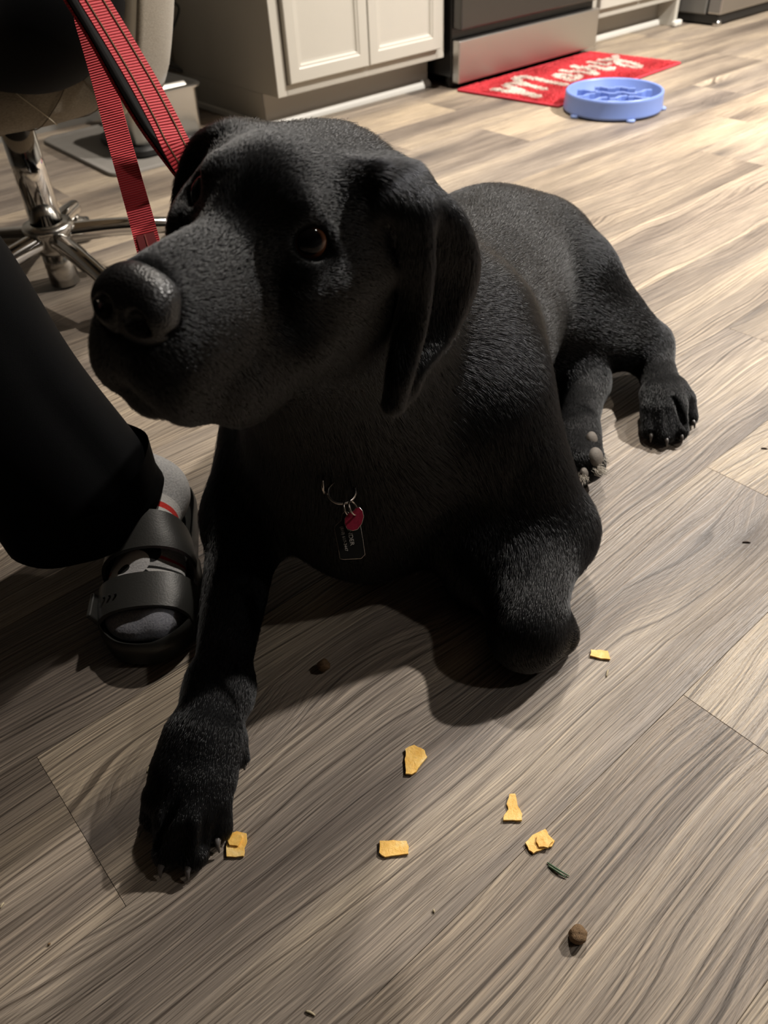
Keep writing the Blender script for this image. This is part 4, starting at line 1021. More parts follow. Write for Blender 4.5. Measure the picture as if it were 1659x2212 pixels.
# ---- left hind leg (knee up, foot out to the side)
hipL = bw(0.56, 0.075, 0.155); knL = np.array([0.955, 0.690, 0.165]); hkL = np.array([1.040, 0.592, 0.050]); ftL = at_z(1440, 872, 0.035)
dog.ell(bw(0.57, 0.08, 0.155), (0.10, 0.07, 0.095), BR, k=0.05, flow=BACK+DOWN, hair=0.012)
dog.cone(hipL, knL, 0.085, 0.060, k=0.04, hair=0.011)
dog.cone(knL, hkL*0.9+knL*0.1, 0.058, 0.038, k=0.03, hair=0.010)
dog.cone(knL+np.array([-.05, -.02, -.05]), hkL+np.array([-.035, 0.0, 0.015]), 0.060, 0.030, k=0.03, hair=0.010)
dog.ell(hkL, (0.032, 0.030, 0.034), k=0.025, flow=ftL-hkL, hair=0.008)
dog.cone(hkL, ftL, 0.030, 0.027, k=0.02, hair=0.007)
TOE_L = [((1404, 850, .040), (1405, 928, .0165), .0140), ((1424, 846, .046), (1436, 938, .0165), .0150),
         ((1446, 842, .046), (1466, 930, .0165), .0150), ((1464, 838, .040), (1488, 900, .0165), .0140)]
claws_L = []
for (a, b, r) in TOE_L:
    A = at_z(*a); B = at_z(*b)
    Mi = A*0.45+B*0.55+np.array([0, 0, 0.007])
    dog.cone(A, Mi, r*1.1, r*1.1, k=0.010, hair=0.005); dog.cone(Mi, B, r*1.1, r*0.95, k=0.003, hair=0.005, flow=B-A)
    dog.cone(Mi-np.array([0, 0, 0.010]), B-np.array([0, 0, 0.003]), r*0.9, r*0.85, k=0.004, hair=0.005, flow=B-A)
    claws_L.append((B, nrm((B-A)*np.array([1, 1, 0]))))
dog.ell(at_z(1235, 720, 0.08), (0.075, 0.075, 0.075), k=0.05, flow=BACK+DOWN, hair=0.010)
for (a, b) in (((1412, 870, .055), (1420, 932, .028)), ((1434, 866, .058), (1450, 934, .028)), ((1456, 860, .055), (1477, 915, .028))):
    A = at_z(*a); B = at_z(*b)
    dog.cone(A, B, 0.003, 0.0052, k=0.006, op='sub', flow=None)
# ---- right hind leg (under the belly, sole outwards)
f0 = at_z(1262, 830, 0.045); f1 = at_z(1245, 935, 0.040); f2 = at_z(1258, 1000, 0.036)
dog.cone(bw(0.52, -0.02, 0.09), f0, 0.07, 0.036, k=0.03, hair=0.010)
dog.cone(f0, f1, 0.034, 0.028, k=0.02, hair=0.008)
dog.cone(f1, f2, 0.032, 0.030, k=0.015, hair=0.006)
dog.cone(f1+np.array([0.01, 0, .01]), at_z(1268, 950, 0.042), 0.020, 0.017, k=0.008, hair=0.005)
dog.cone(f2, at_z(1276, 1002, 0.034), 0.022, 0.018, k=0.008, hair=0.005)
dog.cone(f2, at_z(1242, 1018, 0.026), 0.022, 0.018, k=0.008, hair=0.005)
dog.cone(at_z(1172, 590, 0.205), at_z(1262, 552, 0.205), 0.014, 0.020, k=0.014, hair=0.011)
# ---- tail root and far haunch
dog.ell(bw(0.66, -0.02, 0.10), (0.10, 0.11, 0.09), BR, k=0.05, flow=BACK+DOWN, hair=0.012)
dog.cone(bw(0.68, 0.05, 0.12), bw(0.80, 0.03, 0.06), 0.045, 0.028, k=0.04, hair=0.014)
dog.cone(bw(0.80, 0.03, 0.06), bw(0.98, -0.10, 0.03), 0.028, 0.016, k=0.02, hair=0.016)

# ---- head
hb = hv(-1, 0, 0.1)                     # hair runs back over the skull
def hE(c, r, k=0.02, tilt=0.0, flow=(-1, 0, 0), hair=0.007, op='add'):
    R = HR
    if tilt:
        ct, st = math.cos(tilt), math.sin(tilt); R = np.stack([HF*ct+HU*st, HL, -HF*st+HU*ct])
    dog.ell(hw(*c), r, R, k=k, flow=hv(*flow), hair=hair, op=op)
hE((-.062, 0, -.004), (.082, .063, .056), k=.02, flow=(-1, 0, -.2), hair=.009)
hE((-.022, 0, .006), (.040, .036, .036), k=.018, hair=.005)
hE((-.125, 0, .006), (.045, .050, .042), k=.04, hair=.014)
for s in (-1, 1):
    hE((-.006, s*.027, .016), (.017, .015, .012), k=.010, flow=(-.8, s*.4, .3), hair=.0035)
    hE((-.052, s*.040, -.048), (.056, .032, .054), k=.03, flow=(-1, s*.1, -.5), hair=.009)
    dog.cone(hw(-.002, s*.043, -.024), hw(-.065, s*.060, -.016), .012, .017, k=.02, flow=hv(-1, s*.1, -.2), hair=.007)
    hE((.046, s*.0230, -.079), (.054, .0185, .041), k=.016, tilt=-.10, flow=(-.7, s*.2, -.8), hair=.006)
    hE((.084, s*.013, -.070), (.025, .0185, .028), k=.014, flow=(-.7, s*.3, -.8), hair=.005)
    hE((.016, s*.036, -.098), (.034, .014, .030), k=.016, flow=(-.7, s*.1, -.9), hair=.008)
dog.cone(hw(-.030, 0, -.008), hw(.090, 0, -.036), .026, .0205, k=.020, flow=hv(-1, 0, .1), hair=.005)
hE((.050, 0, -.054), (.062, .031, .034), k=.02, tilt=-.08, flow=(-1, 0, 0), hair=.005)
dog.cone(hw(.074, 0, -.102), hw(-.03, 0, -.106), .0165, .034, k=.012, flow=hv(-1, 0, -.1), hair=.007)
dog.cone(hw(-.03, 0, -.085), hw(-.11, 0, -.07), .045, .070, k=.04, flow=hv(-1, 0, -.5), hair=.014)
# forehead furrow, nose seat
# eyes: socket, lids
EYE_R = .0148
EYES = {}
for s in (1, -1):
    c = np.array([-.0090, s*.0352, -.001]); e = nrm([.72, s*.68, .12])
    hh = nrm(np.cross([0, 0, 1], e)); vv = np.cross(e, hh)
    EYES[s] = (hw(*c), hv(*e))
    dog.ell(hw(*(c+e*.0045)), (.0150,)*3, k=.006, op='sub')
    ring = []
    for q in range(20):
        ph = 2*math.pi*q/20
        d = nrm(e+hh*math.tan(math.radians(65))*math.cos(ph)+vv*math.tan(math.radians(60 if math.sin(ph) > 0 else 57))*math.sin(ph))
        ring.append((hw(*(c+d*(EYE_R+.0002))), ph))
    for q in range(20):
        a, ph = ring[q]; b, _ = ring[(q+1) % 20]
        r = .0031 if math.sin(ph) > 0.1 else .0025
        dog.cone(a, b, r, r, k=.005, flow=hv(-1, s*.3, -.1), hair=.0025)
# ears: thin folded sheets
def ear(rows, s):
    pts = []
    cols = [spline(np.array(r), 9) for r in rows]           # each row: front edge -> rear edge
    cols = np.array(cols)                                    # rows x 9 x 3
    sm = np.array([spline(cols[:, j], 50) for j in range(cols.shape[1])])   # 9 x 34 x 3
    sm = np.array([spline(sm[:, i], 46) for i in range(50)])
    for p in sm.reshape(-1, 3): pts.append(hw(p[0], s*p[1], p[2]))
    return np.array(pts)
EAR_L = [  # front, front fold, valley, rear fold, rear edge   (f, l, u)
    [(-.045, .056, .040), (-.060, .060, .046), (-.078, .062, .048), (-.095, .060, .044), (-.110, .056, .036)],
    [(-.050, .074, .030), (-.064, .083, .036), (-.085, .085, .036), (-.108, .092, .034), (-.128, .086, .026)],
    [(-.064, .080, .002), (-.074, .096, .006), (-.094, .086, .006), (-.126, .110, .010), (-.152, .104, .004)],
    [(-.082, .086, -.028), (-.088, .101, -.026), (-.104, .086, -.026), (-.138, .116, -.020), (-.164, .112, -.022)],
    [(-.086, .090, -.056), (-.092, .105, -.056), (-.106, .093, -.058), (-.130, .115, -.056), (-.150, .114, -.046)],
    [(-.082, .097, -.086), (-.088, .107, -.088), (-.099, .103, -.088), (-.108, .108, -.084), (-.116, .110, -.074)],
    [(-.086, .103, -.112), (-.090, .107, -.114), (-.097, .107, -.114), (-.103, .108, -.108), (-.108, .110, -.098)]]
EAR_R = [
    [(-.045, .054, .026), (-.060, .057, .030), (-.078, .059, .031), (-.095, .058, .028), (-.110, .054, .022)],
    [(-.044, .074, .016), (-.060, .081, .019), (-.080, .083, .019), (-.102, .082, .016), (-.122, .076, .010)],
    [(-.044, .081, -.008), (-.060, .088, -.006), (-.085, .090, -.006), (-.110, .089, -.008), (-.132, .084, -.010)],
    [(-.046, .082, -.034), (-.064, .089, -.032), (-.088, .092, -.032), (-.112, .090, -.032), (-.134, .085, -.032)],
    [(-.054, .080, -.060), (-.070, .087, -.060), (-.090, .089, -.062), (-.110, .088, -.060), (-.128, .084, -.056)],
    [(-.072, .078, -.082), (-.080, .081, -.084), (-.092, .083, -.086), (-.104, .083, -.083), (-.114, .081, -.078)]]
earL = ear(EAR_L, 1); earR = ear(EAR_R, -1)
dog.cloud(earL, 0.0022, h=.0016, k=.007, flow=hv(-.35, .35, -.9), hair=.009)
dog.cloud(earR, 0.0022, h=.0016, k=.007, flow=hv(-.35, -.1, -.9), hair=.009)
for s in (1, -1):
    dog.cone(hw(-.052, s*.048, .032 if s > 0 else .020), hw(-.105, s*.048, .030 if s > 0 else .016), .016, .018, k=.02, flow=hv(-.5, s*.8, 0), hair=.016)

BOXES = [((0.05, 0.25, 0.33), (0.47, 0.66, 0.66), 0.0021),            # head
         ((-0.01, 0.29, -0.01), (0.20, 0.53, 0.10), 0.0025),           # stretched fore paw
         ((0.80, 0.36, -0.01), (1.10, 0.56, 0.115), 0.0028),           # hind paw
         ((0.66, 0.42, -0.01), (0.80, 0.56, 0.10), 0.0028),            # sole
         ((0.40, 0.27, -0.01), (0.56, 0.39, 0.12), 0.0028)]            # folded wrist
Vl, Fl = [], []
Vc, Fc_ = dog.surf((-0.02, 0.22, -0.02), (1.45, 1.12, 0.62), 0.005)
Vc = laplace(Vc, Fc_, 2, 0.4)
cc = Vc[Fc_].mean(1); dead = np.zeros(len(Fc_), bool)
for (lo, hi, h) in BOXES: dead |= ((cc > np.array(lo)+0.010) & (cc < np.array(hi)-0.010)).all(1)
Vl.append(Vc); Fl.append(Fc_[~dead]); off = len(Vc)
for (lo, hi, h) in BOXES:
    V_, F_ = dog.surf(lo, hi, h); V_ = laplace(V_, F_, 1, 0.4)
    c_ = V_[F_].mean(1); m_ = ((c_ > np.array(lo)+0.007) & (c_ < np.array(hi)-0.007)).all(1)
    Vl.append(V_); Fl.append(F_[m_]+off); off += len(V_)
Vd = np.concatenate(Vl); Fd = np.concatenate(Fl)
Vd[:, 2] = np.maximum(Vd[:, 2], 0.0015)
# ---- dog objects
root_dog = empty('dog', (0.62, 0.66, 0))
tag(root_dog, 'large black short-haired dog lying on the wooden floor, head raised', 'dog')
mt, nt, b = new_mat('dog_skin')
b.inputs['Base Color'].default_value = (0.0022, 0.0022, 0.0025, 1); b.inputs['Roughness'].default_value = 0.8; b.inputs['Specular IOR Level'].default_value = 0.12
M_SKIN = mt
mt, nt, b = new_mat('dog_fur')
hb_ = nt.nodes.new('ShaderNodeBsdfHairPrincipled'); hb_.parametrization = 'COLOR'
hb_.inputs['Color'].default_value = (0.0015, 0.0016, 0.0020, 1); hb_.inputs['IOR'].default_value = 1.50; hb_.inputs['Roughness'].default_value = 0.19; hb_.inputs['Radial Roughness'].default_value = 0.5
hb_.inputs['Random Roughness'].default_value = 0.2
nt.links.new(hb_.outputs[0], nt.nodes['Material Output'].inputs['Surface'])
M_FUR = mt
body, Vb, Fb = fast_mesh('body', Vd, Fd, M_SKIN, root_dog)
tag(body, 'sleek black body')

# nose leather
nose = Field()
def nE(c, r, k=.006, op='add'): nose.ell(hw(*c), r, HR, k=k, op=op)
nE((.104, 0, -.040), (.016, .0225, .0185), k=.004)
nE((.108, .011, -.041), (.0135, .0135, .0155), k=.008); nE((.108, -.011, -.041), (.0135, .0135, .0155), k=.008)
nE((.100, 0, -.030), (.016, .019, .011), k=.008)
nE((.100, 0, -.052), (.014, .012, .010), k=.008)
for s_ in (1, -1):
    nE((.1215, s_*.0105, -.0425), (.0085, .0058, .0062), k=.004, op='sub')
    nose.cone(hw(.117, s_*.0155, -.045), hw(.104, s_*.0235, -.046), .0022, .0016, k=.004, op='sub')
nose.cone(hw(.123, 0, -.040), hw(.116, 0, -.062), .0013, .0013, k=.003, op='sub')
Vn, Fn = nose.surf(hw(.10, 0, -.04)-0.05, hw(.10, 0, -.04)+0.05, 0.0011)
Vn = laplace(Vn, Fn, 1, 0.4)
mt, nt, b = new_mat('nose_leather')
b.inputs['Base Color'].default_value = (0.008, 0.008, 0.009, 1); b.inputs['Roughness'].default_value = 0.36
tc = nt.nodes.new('ShaderNodeTexCoord'); vo = nt.nodes.new('ShaderNodeTexVoronoi'); vo.inputs['Scale'].default_value = 620
bp = nt.nodes.new('ShaderNodeBump'); bp.inputs['Strength'].default_value = 0.6; bp.inputs['Distance'].default_value = 0.0006
nt.links.new(tc.outputs['Object'], vo.inputs['Vector']); nt.links.new(vo.outputs['Distance'], bp.inputs['Height']); nt.links.new(bp.outputs['Normal'], b.inputs['Normal'])
no_, _, _ = fast_mesh('nose', Vn, Fn, mt, root_dog); tag(no_, 'moist black pebbled nose')

# eyes
mt, nt, b = new_mat('dog_eye')
b.inputs['Roughness'].default_value = 0.05; b.inputs['Specular IOR Level'].default_value = 0.32
tc = nt.nodes.new('ShaderNodeTexCoord'); sx = nt.nodes.new('ShaderNodeSeparateXYZ'); nt.links.new(tc.outputs['Object'], sx.inputs[0])
mr = nt.nodes.new('ShaderNodeMapRange'); mr.inputs[1].default_value = 0.55; mr.inputs[2].default_value = 1.0
dv = nt.nodes.new('ShaderNodeMath'); dv.operation = 'DIVIDE'; dv.inputs[1].default_value = EYE_R; nt.links.new(sx.outputs[2], dv.inputs[0]); nt.links.new(dv.outputs[0], mr.inputs[0])
cr = nt.nodes.new('ShaderNodeValToRGB'); nt.links.new(mr.outputs[0], cr.inputs[0])
el = cr.color_ramp.elements
el[0].position = 0.0; el[0].color = (0.02, 0.012, 0.010, 1); el[1].position = 1.0; el[1].color = (0.002, 0.002, 0.003, 1)
for p_, c_ in ((0.22, (0.012, 0.006, 0.004, 1)), (0.30, (0.17, 0.065, 0.030, 1)), (0.56, (0.10, 0.038, 0.018, 1)), (0.68, (0.002, 0.002, 0.003, 1))):
    e_ = el.new(p_); e_.color = c_
nt.links.new(cr.outputs[0], b.inputs['Base Color'])
look = nrm(hv(.86, .05, .30))
for s_ in (1, -1):
    c, e = EYES[s_]
    g = nrm(nrm(e)*0.72+look*0.28)
    bm = bmesh.new(); bmesh.ops.create_uvsphere(bm, u_segments=40, v_segments=28, radius=EYE_R)
    for v in bm.verts:
        if v.co.z > EYE_R*0.86: v.co.z += 0.0
    o = bm_obj('eye', bm, mt, None, True)
    q = Vector(g).to_track_quat('Z', 'Y'); o.matrix_basis = Matrix.Translation(Vector(c)) @ q.to_matrix().to_4x4()
    attach(o, root_dog); tag(o, 'dark brown eye')

# claws, pads
M_CLAW = mat_plain('claw_horn', (0.10, 0.09, 0.085), 0.35)
M_PAD = mat_plain('paw_pad', (0.13, 0.112, 0.095), 0.75, noise=0.3, nscale=300, bump=0.4, bscale=700)
def claw(B, d, ln=0.009, r=0.0036, zt=0.003):
    a = B+d*0.012+np.array([0, 0, 0.000]); pts = [a, a+d*ln*0.55+np.array([0, 0, -0.001]), a+d*ln*0.95+np.array([0, 0, zt-a[2]])*0.8]
    tube('claw', spline(pts, 8), [r*(1-0.85*(i/7)**1.4) for i in range(8)], M_CLAW, root_dog, n=10)
for (B, d) in claws_R: claw(B, d)
for (B, d) in claws_L: claw(B, d, 0.009, 0.0032, 0.006)
claw(dew-nrm(dew-at_z(505, 1600, 0.04))*0.011, nrm(dew-at_z(505, 1600, 0.04)), 0.010, 0.0035, 0.024)
PADS = ((1278, 950, .0615, .0115), (1286, 990, .052, .0150), (1262, 1022, .042, .0080))
for (x, y, z, rr) in PADS:
    c = at_z(x, y, z); n_ = nrm(RIGHT*0.75-FWD*0.62)
    bm = bmesh.new(); bmesh.ops.create_icosphere(bm, subdivisions=3, radius=rr)
    for v in bm.verts: v.co.z *= 0.62
    o = bm_obj('paw_pad', bm, M_PAD, None, True); o.matrix_basis = Matrix.Translation(Vector(c)) @ Vector(n_).to_track_quat('Z', 'Y').to_matrix().to_4x4(); attach(o, root_dog)

# pale hair tufts between the pads
tf = []
for (x, y, dx, dy, m) in ((1297, 985, 10, 10, 70), (1290, 1012, 12, 8, 70), (1262, 985, -4, 12, 40), (1258, 1030, 2, 8, 40), (1266, 965, -6, 10, 30)):
    for _ in range(m):
        a = at_z(x+rng.normal(0, 5), y+rng.normal(0, 5), 0.048+rng.normal(0, .004)); b2 = a+RIGHT*(dx*0.0007)-UP*(dy*0.0007)+rng.normal(0, .003, 3)
        tf.append([a, (a+b2)/2+rng.normal(0, .0008, 3), b2])
tag(hair_obj('toe_hair', np.array(tf), (0.0003, 0.0003, 0.0001), mat_plain('pale_hair', (0.42, 0.38, 0.32), 0.6), root_dog), 'pale hair tufts between the toe pads', kind='stuff')

# ---- coat: real hair strands on the body mesh
def make_fur(V, F, n, name):
    N = vnormals(V, F); T, Ln = dog.flow_at(V, N)
    c0 = V[F]; area = 0.5*np.linalg.norm(np.cross(c0[:, 2]-c0[:, 0], c0[:, 3]-c0[:, 1]), axis=1)
    ctr = c0.mean(1)
    w = area.copy()
    w[ctr[:, 2] < 0.006] = 0
    isb = ((ctr > np.array([0.05, 0.25, 0.33])) & (ctr < np.array([0.47, 0.66, 0.66]))).all(1); w[isb] *= 4.0
    w[ctr[:, 0] > 1.08] *= 0.4
    fi = rng.choice(len(F), n, p=w/w.sum())
    u, v = rng.random(n), rng.random(n)
    wt = np.stack([(1-u)*(1-v), u*(1-v), u*v, (1-u)*v], 1)
    vi = F[fi]
    P = (V[vi]*wt[:, :, None]).sum(1); Nn = (N[vi]*wt[:, :, None]).sum(1); Tt = (T[vi]*wt[:, :, None]).sum(1); L = (Ln[vi]*wt).sum(1)
    Nn /= np.linalg.norm(Nn, axis=1)[:, None]
    # slow drift of the lie of the coat + random spread
    sw = np.sin(P@np.array([37., 11., 23.])+1.3)*0.12+np.sin(P@np.array([-19., 41., 17.]))*0.10
    B = np.cross(Nn, Tt)
    ang = sw+rng.normal(0, 0.09, n)
    D = Tt*np.cos(ang)[:, None]+B*np.sin(ang)[:, None]; D /= np.maximum(np.linalg.norm(D, axis=1), 1e-6)[:, None]
    L = L*(0.65+0.6*rng.random(n)); lift = np.abs(rng.normal(0.17, 0.06, n))
    P0 = P-Nn*np.minimum(0.0010, 0.10*L)[:, None]
    P1 = P0+(D*0.50+Nn*(lift*0.75+0.03)[:, None])*L[:, None]
    P2 = P0+(D*0.98+Nn*(lift*0.85)[:, None])*L[:, None]
    pts = np.stack([P0, P1, P2], 1); pts[:, :, 2] = np.maximum(pts[:, :, 2], 0.001)
    # no hair over the eyes or nose
    okm = np.ones(n, bool)
    for s_ in (1, -1):
        c, e = EYES[s_]
        okm &= ~((np.linalg.norm(pts[:, 2]-c-e*0.006, axis=1) < EYE_R*0.93) | (np.linalg.norm(P-c, axis=1) < EYE_R*1.05))
    q = (P-M_HEAD)@HR.T
    okm &= ~(np.linalg.norm((q-np.array([.106, 0, -.041]))/np.array([.019, .024, .020]), axis=1) < 1.0)
    pts = pts[okm]; m = len(pts)
    rad = np.tile(np.array([0.00010, 0.00009, 0.00002]), (m, 1))*(0.8+0.5*rng.random(m))[:, None]
    hc = bpy.data.hair_curves.new(name); hc.add_curves([3]*m)
    hc.points.foreach_set('position', pts.astype(np.float32).ravel()); hc.points.foreach_set('radius', rad.astype(np.float32).ravel())
    o = bpy.data.objects.new(name, hc); COL.objects.link(o); hc.materials.append(M_FUR); attach(o, root_dog)
    return o
fur = make_fur(Vb, Fb, N_HAIR, 'fur')
tag(fur, 'short glossy black coat', kind='stuff')
# ================================================================ leash
ls = empty('leash', (0.30, 0.57, 0.50)); tag(ls, 'red ribbed webbing leash running up from the dog neck', 'leash')
def web_mat(name, c0, c1, freq):
    m, nt, b = new_mat(name); uvn = node(nt, 'ShaderNodeUVMap'); sp = node(nt, 'ShaderNodeSeparateXYZ'); link(nt, uvn.outputs[0], sp.inputs[0])
    w_ = mathn(nt, 'SINE', mathn(nt, 'MULTIPLY', sp.outputs[1], freq)); f_ = mathn(nt, 'ADD', mathn(nt, 'MULTIPLY', w_, 0.5), 0.5)
    cx = mathn(nt, 'SINE', mathn(nt, 'MULTIPLY', sp.outputs[0], 80.0))
    f2 = mathn(nt, 'ADD', f_, mathn(nt, 'MULTIPLY', cx, 0.08))
    link(nt, mixc(nt, f2, c0, c1), b.inputs['Base Color']); b.inputs['Roughness'].default_value = 0.6; b.inputs['Sheen Weight'].default_value = 0.15
    bp = node(nt, 'ShaderNodeBump'); bp.inputs['Strength'].default_value = 0.9; bp.inputs['Distance'].default_value = 0.0009; link(nt, f_, bp.inputs['Height']); link(nt, bp.outputs[0], b.inputs['Normal'])
    return m
M_WEB = web_mat('red_webbing', (0.62, 0.014, 0.028), (0.95, 0.055, 0.075), 2*math.pi/0.0024)
M_LINE = mat_plain('black_lining', (0.003, 0.003, 0.003), 0.8, spec=0.15)
M_SEW = mat_plain('seam_thread', (0.17, 0.11, 0.05), 0.8)
def ribbon(name, path, side, width, mat, th=0.0018, n=60):
    P = spline(path, n); S = spline(side, n); V = []; Fc = []; uvs = []
    acc = 0.0; lens = [0.0]
    for i in range(1, n): acc += np.linalg.norm(P[i]-P[i-1]); lens.append(acc)
    for i in range(n):
        t = nrm(P[min(i+1, n-1)]-P[max(i-1, 0)]); s = nrm(S[i]-t*(S[i]@t)); nn = np.cross(t, s)
        for (a, b_) in ((-.5, .5), (.5, .5), (.5, -.5), (-.5, -.5)): V.append(P[i]+s*a*width+nn*b_*th); uvs.append((a*width/0.02, lens[i]))
    for i in range(n-1):
        for j in range(4): Fc.append((i*4+j, i*4+(j+1) % 4, (i+1)*4+(j+1) % 4, (i+1)*4+j))
    Fc.append((3, 2, 1, 0)); Fc.append(tuple((n-1)*4+j for j in range(4)))
    o = mesh_obj(name, V, Fc, mat, ls); me = o.data; ul = me.uv_layers.new(name='UVMap')
    for lp in me.loops: ul.data[lp.index].uv = uvs[lp.vertex_index]
    return o
def pxpath(lst): return [at_d(*p) for p in lst]
GRIP = haR_+hdR*0.098-upR*0.028
pA = [GRIP+upR*0.02, GRIP-upR*0.02]+pxpath([(150, -90, .77), (203, 0, .75), (258, 90, .73), (311, 180, .71), (354, 260, .693), (397, 342, .68)])+[hw(-.115, -.075, -.05)]
sA = [RIGHT*0.906+FWD*0.423]*len(pA)
ribbon('upper_strap', pA, sA, 0.0235, M_WEB)
UPN = nrm(np.array([0.0, -0.66, 0.74]))
for off in (-0.0072, 0.0072):
    ribbon('stitch_line', [p+nrm(sA[0])*off+UPN*0.0012 for p in pA], sA, 0.0008, M_SEW, 0.0006)
pB = [GRIP+upR*0.02-sdR*0.003, GRIP-upR*0.02-sdR*0.003]+pxpath([(112, -90, .785), (164, 0, .765), (222, 95, .745), (280, 200, .722), (332, 285, .704), (380, 350, .69)])+[hw(-.115, -.07, -.055)]
sB = [RIGHT*0.75+FWD*0.70]*len(pB)
ribbon('handle_lining', pB, sB, 0.017, M_LINE)
ribbon('lining_edge', [p-nrm(sB[0])*0.009+FWD*0.002 for p in pB], sB, 0.0065, M_WEB)
pC = [GRIP+upR*0.02+hdR*0.006, GRIP-upR*0.015+hdR*0.006]+pxpath([(150, -60, .83), (190, 60, .80), (222, 170, .77), (251, 280, .735), (279, 380, .70), (307, 480, .665), (325, 548, .640), (340, 600, .63)])+[hw(-.07, -.03, -.14)]
sC = [RIGHT*0.97+UP*0.05]*len(pC)
ribbon('lower_strap', pC, sC, 0.0185, M_WEB)
pD = pxpath([(314, 508, .6525), (322, 535, .6425), (330, 562, .634)]); ribbon('sewn_fold', pD, [sC[0]]*3, 0.0135, mat_plain('dark_red_fold', (0.26, 0.008, 0.014), 0.6), 0.002, 12)
ribbon('fold_stitch', [p-FWD*0.0016 for p in pD], [sC[0]]*3, 0.0009, mat_plain('fold_thread', (0.5, 0.12, 0.1), 0.8), 0.0006, 12)
# ---- collar, rings and tags
def surf_dist(x, y, rad=12):
    q = Vb-CAM; w_ = q@FWD; u_ = W_PX/2+F_PX*(q@RIGHT)/w_; v_ = H_PX/2-F_PX*(q@UP)/w_
    m_ = ((u_-x)**2+(v_-y)**2 < rad*rad) & (w_ > 0.1)
    return float(np.linalg.norm(q[m_], axis=1).min()) if m_.any() else 0.75
TAG_D = min(surf_dist(738, 1062), surf_dist(752, 1150), surf_dist(740, 1190))-0.010
cg = empty('dog_collar', hw(-.09, 0, -.16)); tag(cg, 'dark collar with metal rings and hanging name tags on the dog', 'collar')
M_COL = mat_plain('black_collar', (0.01, 0.01, 0.01), 0.6)
M_RING = mat_plain('steel_ring', (0.58, 0.52, 0.48), 0.25, metal=1.0)
def torus(name, c, u, v_, R, r, mat, parent, n=40, a0=0.0, a1=2*math.pi):
    full = abs(a1-a0-2*math.pi) < 1e-6
    P = [c+R*(u*math.cos(a)+v_*math.sin(a)) for a in np.linspace(a0, a1, n, endpoint=not full)]
    if full: P = P+[P[0]]
    return tube(name, P, r, mat, parent, 10, not full)
VX = RIGHT; VY = UP
rc = at_d(738, 1062, TAG_D)
ca_, cb_ = hw(-.10, 0, -.055), bw(0.045, 0.0, 0.245); colc = ca_*0.45+cb_*0.55; cax = nrm(cb_-ca_)
cu_ = nrm(np.cross(cax, BL)); torus('collar_band', colc, BL, nrm(np.cross(BL, cax)), 0.079, 0.006, M_COL, cg, 48)
torus('split_ring', rc+FWD*0.002, nrm(VX*0.98+FWD*0.2), nrm(VY*0.86+FWD*0.50), 30*TAG_D/F_PX, 0.0014, M_RING, cg, 44)
torus('d_ring', at_d(701, 1046, TAG_D), nrm(FWD*0.9+RIGHT*0.12), VY, 19*TAG_D/F_PX, 0.0013, M_RING, cg, 30)
torus('small_ring', at_d(750, 1098, TAG_D-.002), nrm(RIGHT*0.35+FWD*0.9), nrm(VY-RIGHT*0.2), 0.0068, 0.0008, M_RING, cg, 30)
torus('small_ring', at_d(763, 1098, TAG_D-.004), nrm(RIGHT*0.45+FWD*0.85), nrm(VY-RIGHT*0.35), 0.0070, 0.0008, M_RING, cg, 30)
def plate(name, poly, dist, th, mat, edge, parent, tiltv):
    """flat tag: outline traced, real thickness, slightly tilted"""
    P = [at_d(x, y, dist) for (x, y) in poly]; c = np.mean(P, 0); nn = nrm(-FWD+tiltv)
    P = [p-nn*((p-c)@nn) for p in P]; m = len(P); V = [p+nn*th/2 for p in P]+[p-nn*th/2 for p in P]
    Fc = [tuple(range(m)), tuple(range(2*m-1, m-1, -1))]+[(j, m+j, m+(j+1) % m, (j+1) % m) for j in range(m)]
    o = mesh_obj(name, V, Fc, mat, parent)
    tube(name+'_rim', P+[P[0]], 0.00055, edge, o, 6, False)
    return o, c, nn
M_TAGB = mat_plain('black_tag', (0.012, 0.012, 0.011), 0.35, metal=0.4)
M_TAGR = mat_plain('red_tag', (0.26, 0.012, 0.035), 0.4, metal=0.3, noise=0.5, nscale=420)
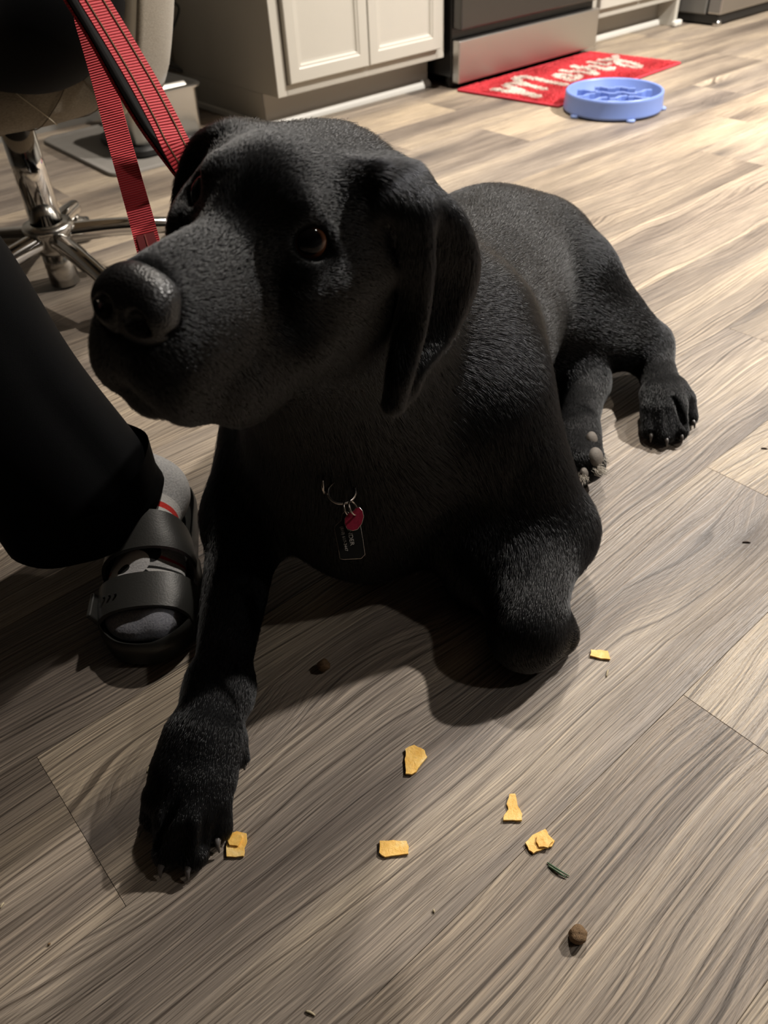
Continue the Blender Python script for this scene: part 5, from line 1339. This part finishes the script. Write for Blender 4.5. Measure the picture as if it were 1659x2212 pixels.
M_INK = mat_plain('engraving', (0.42, 0.38, 0.34), 0.5)
bl = [(742, 1108), (747, 1105), (752, 1107), (757, 1116), (770, 1122), (778, 1134), (784, 1170), (788, 1198), (780, 1206), (742, 1208), (735, 1207), (731, 1180), (723, 1143), (725, 1136), (738, 1124), (739, 1112)]
tb, tcn, tn = plate('name_tag', bl, TAG_D, 0.0012, M_TAGB, M_RING, cg, RIGHT*0.05)
rd = [(757, 1106), (764, 1104), (768, 1098), (776, 1096), (783, 1104), (785, 1116), (781, 1131), (772, 1143), (762, 1146), (750, 1142), (745, 1131), (745, 1120), (750, 1112)]
tr_, trc, trn = plate('red_tag', rd, TAG_D-.004, 0.0012, M_TAGR, M_RING, cg, RIGHT*0.1)
def engrave(txt, px, py, size, ang, dist, parent, nn, squash=1.0):
    cu = bpy.data.curves.new('engraved_text', 'FONT'); cu.body = txt; cu.size = size; cu.align_x = 'LEFT'; cu.align_y = 'CENTER'; cu.extrude = 0.0002
    o = bpy.data.objects.new('engraved_text', cu); COL.objects.link(o); cu.materials.append(M_INK)
    p = at_d(px, py, dist); xd = nrm(RIGHT*math.cos(ang)-UP*math.sin(ang)); xd = nrm(xd-nn*(xd@nn)); yd = np.cross(nn, xd)
    p = p+nn*0.0009
    o.matrix_basis = Matrix(((xd[0]*squash, yd[0], nn[0], p[0]), (xd[1]*squash, yd[1], nn[1], p[1]), (xd[2]*squash, yd[2], nn[2], p[2]), (0, 0, 0, 1)))
    bpy.context.view_layer.update(); me = bpy.data.meshes.new_from_object(o.evaluated_get(bpy.context.evaluated_depsgraph_get()))
    o2 = bpy.data.objects.new('engraved_text', me); COL.objects.link(o2); o2.matrix_basis = o.matrix_basis.copy()
    bpy.data.objects.remove(o); attach(o2, parent); return o2
px2m = TAG_D/F_PX
engrave('ANDER', 753, 1136, 13*px2m, math.radians(79), TAG_D, tb, tn, 1.0)
engrave('(810) 617-3447', 738, 1137, 9.2*px2m, math.radians(79), TAG_D, tb, tn, 0.95)
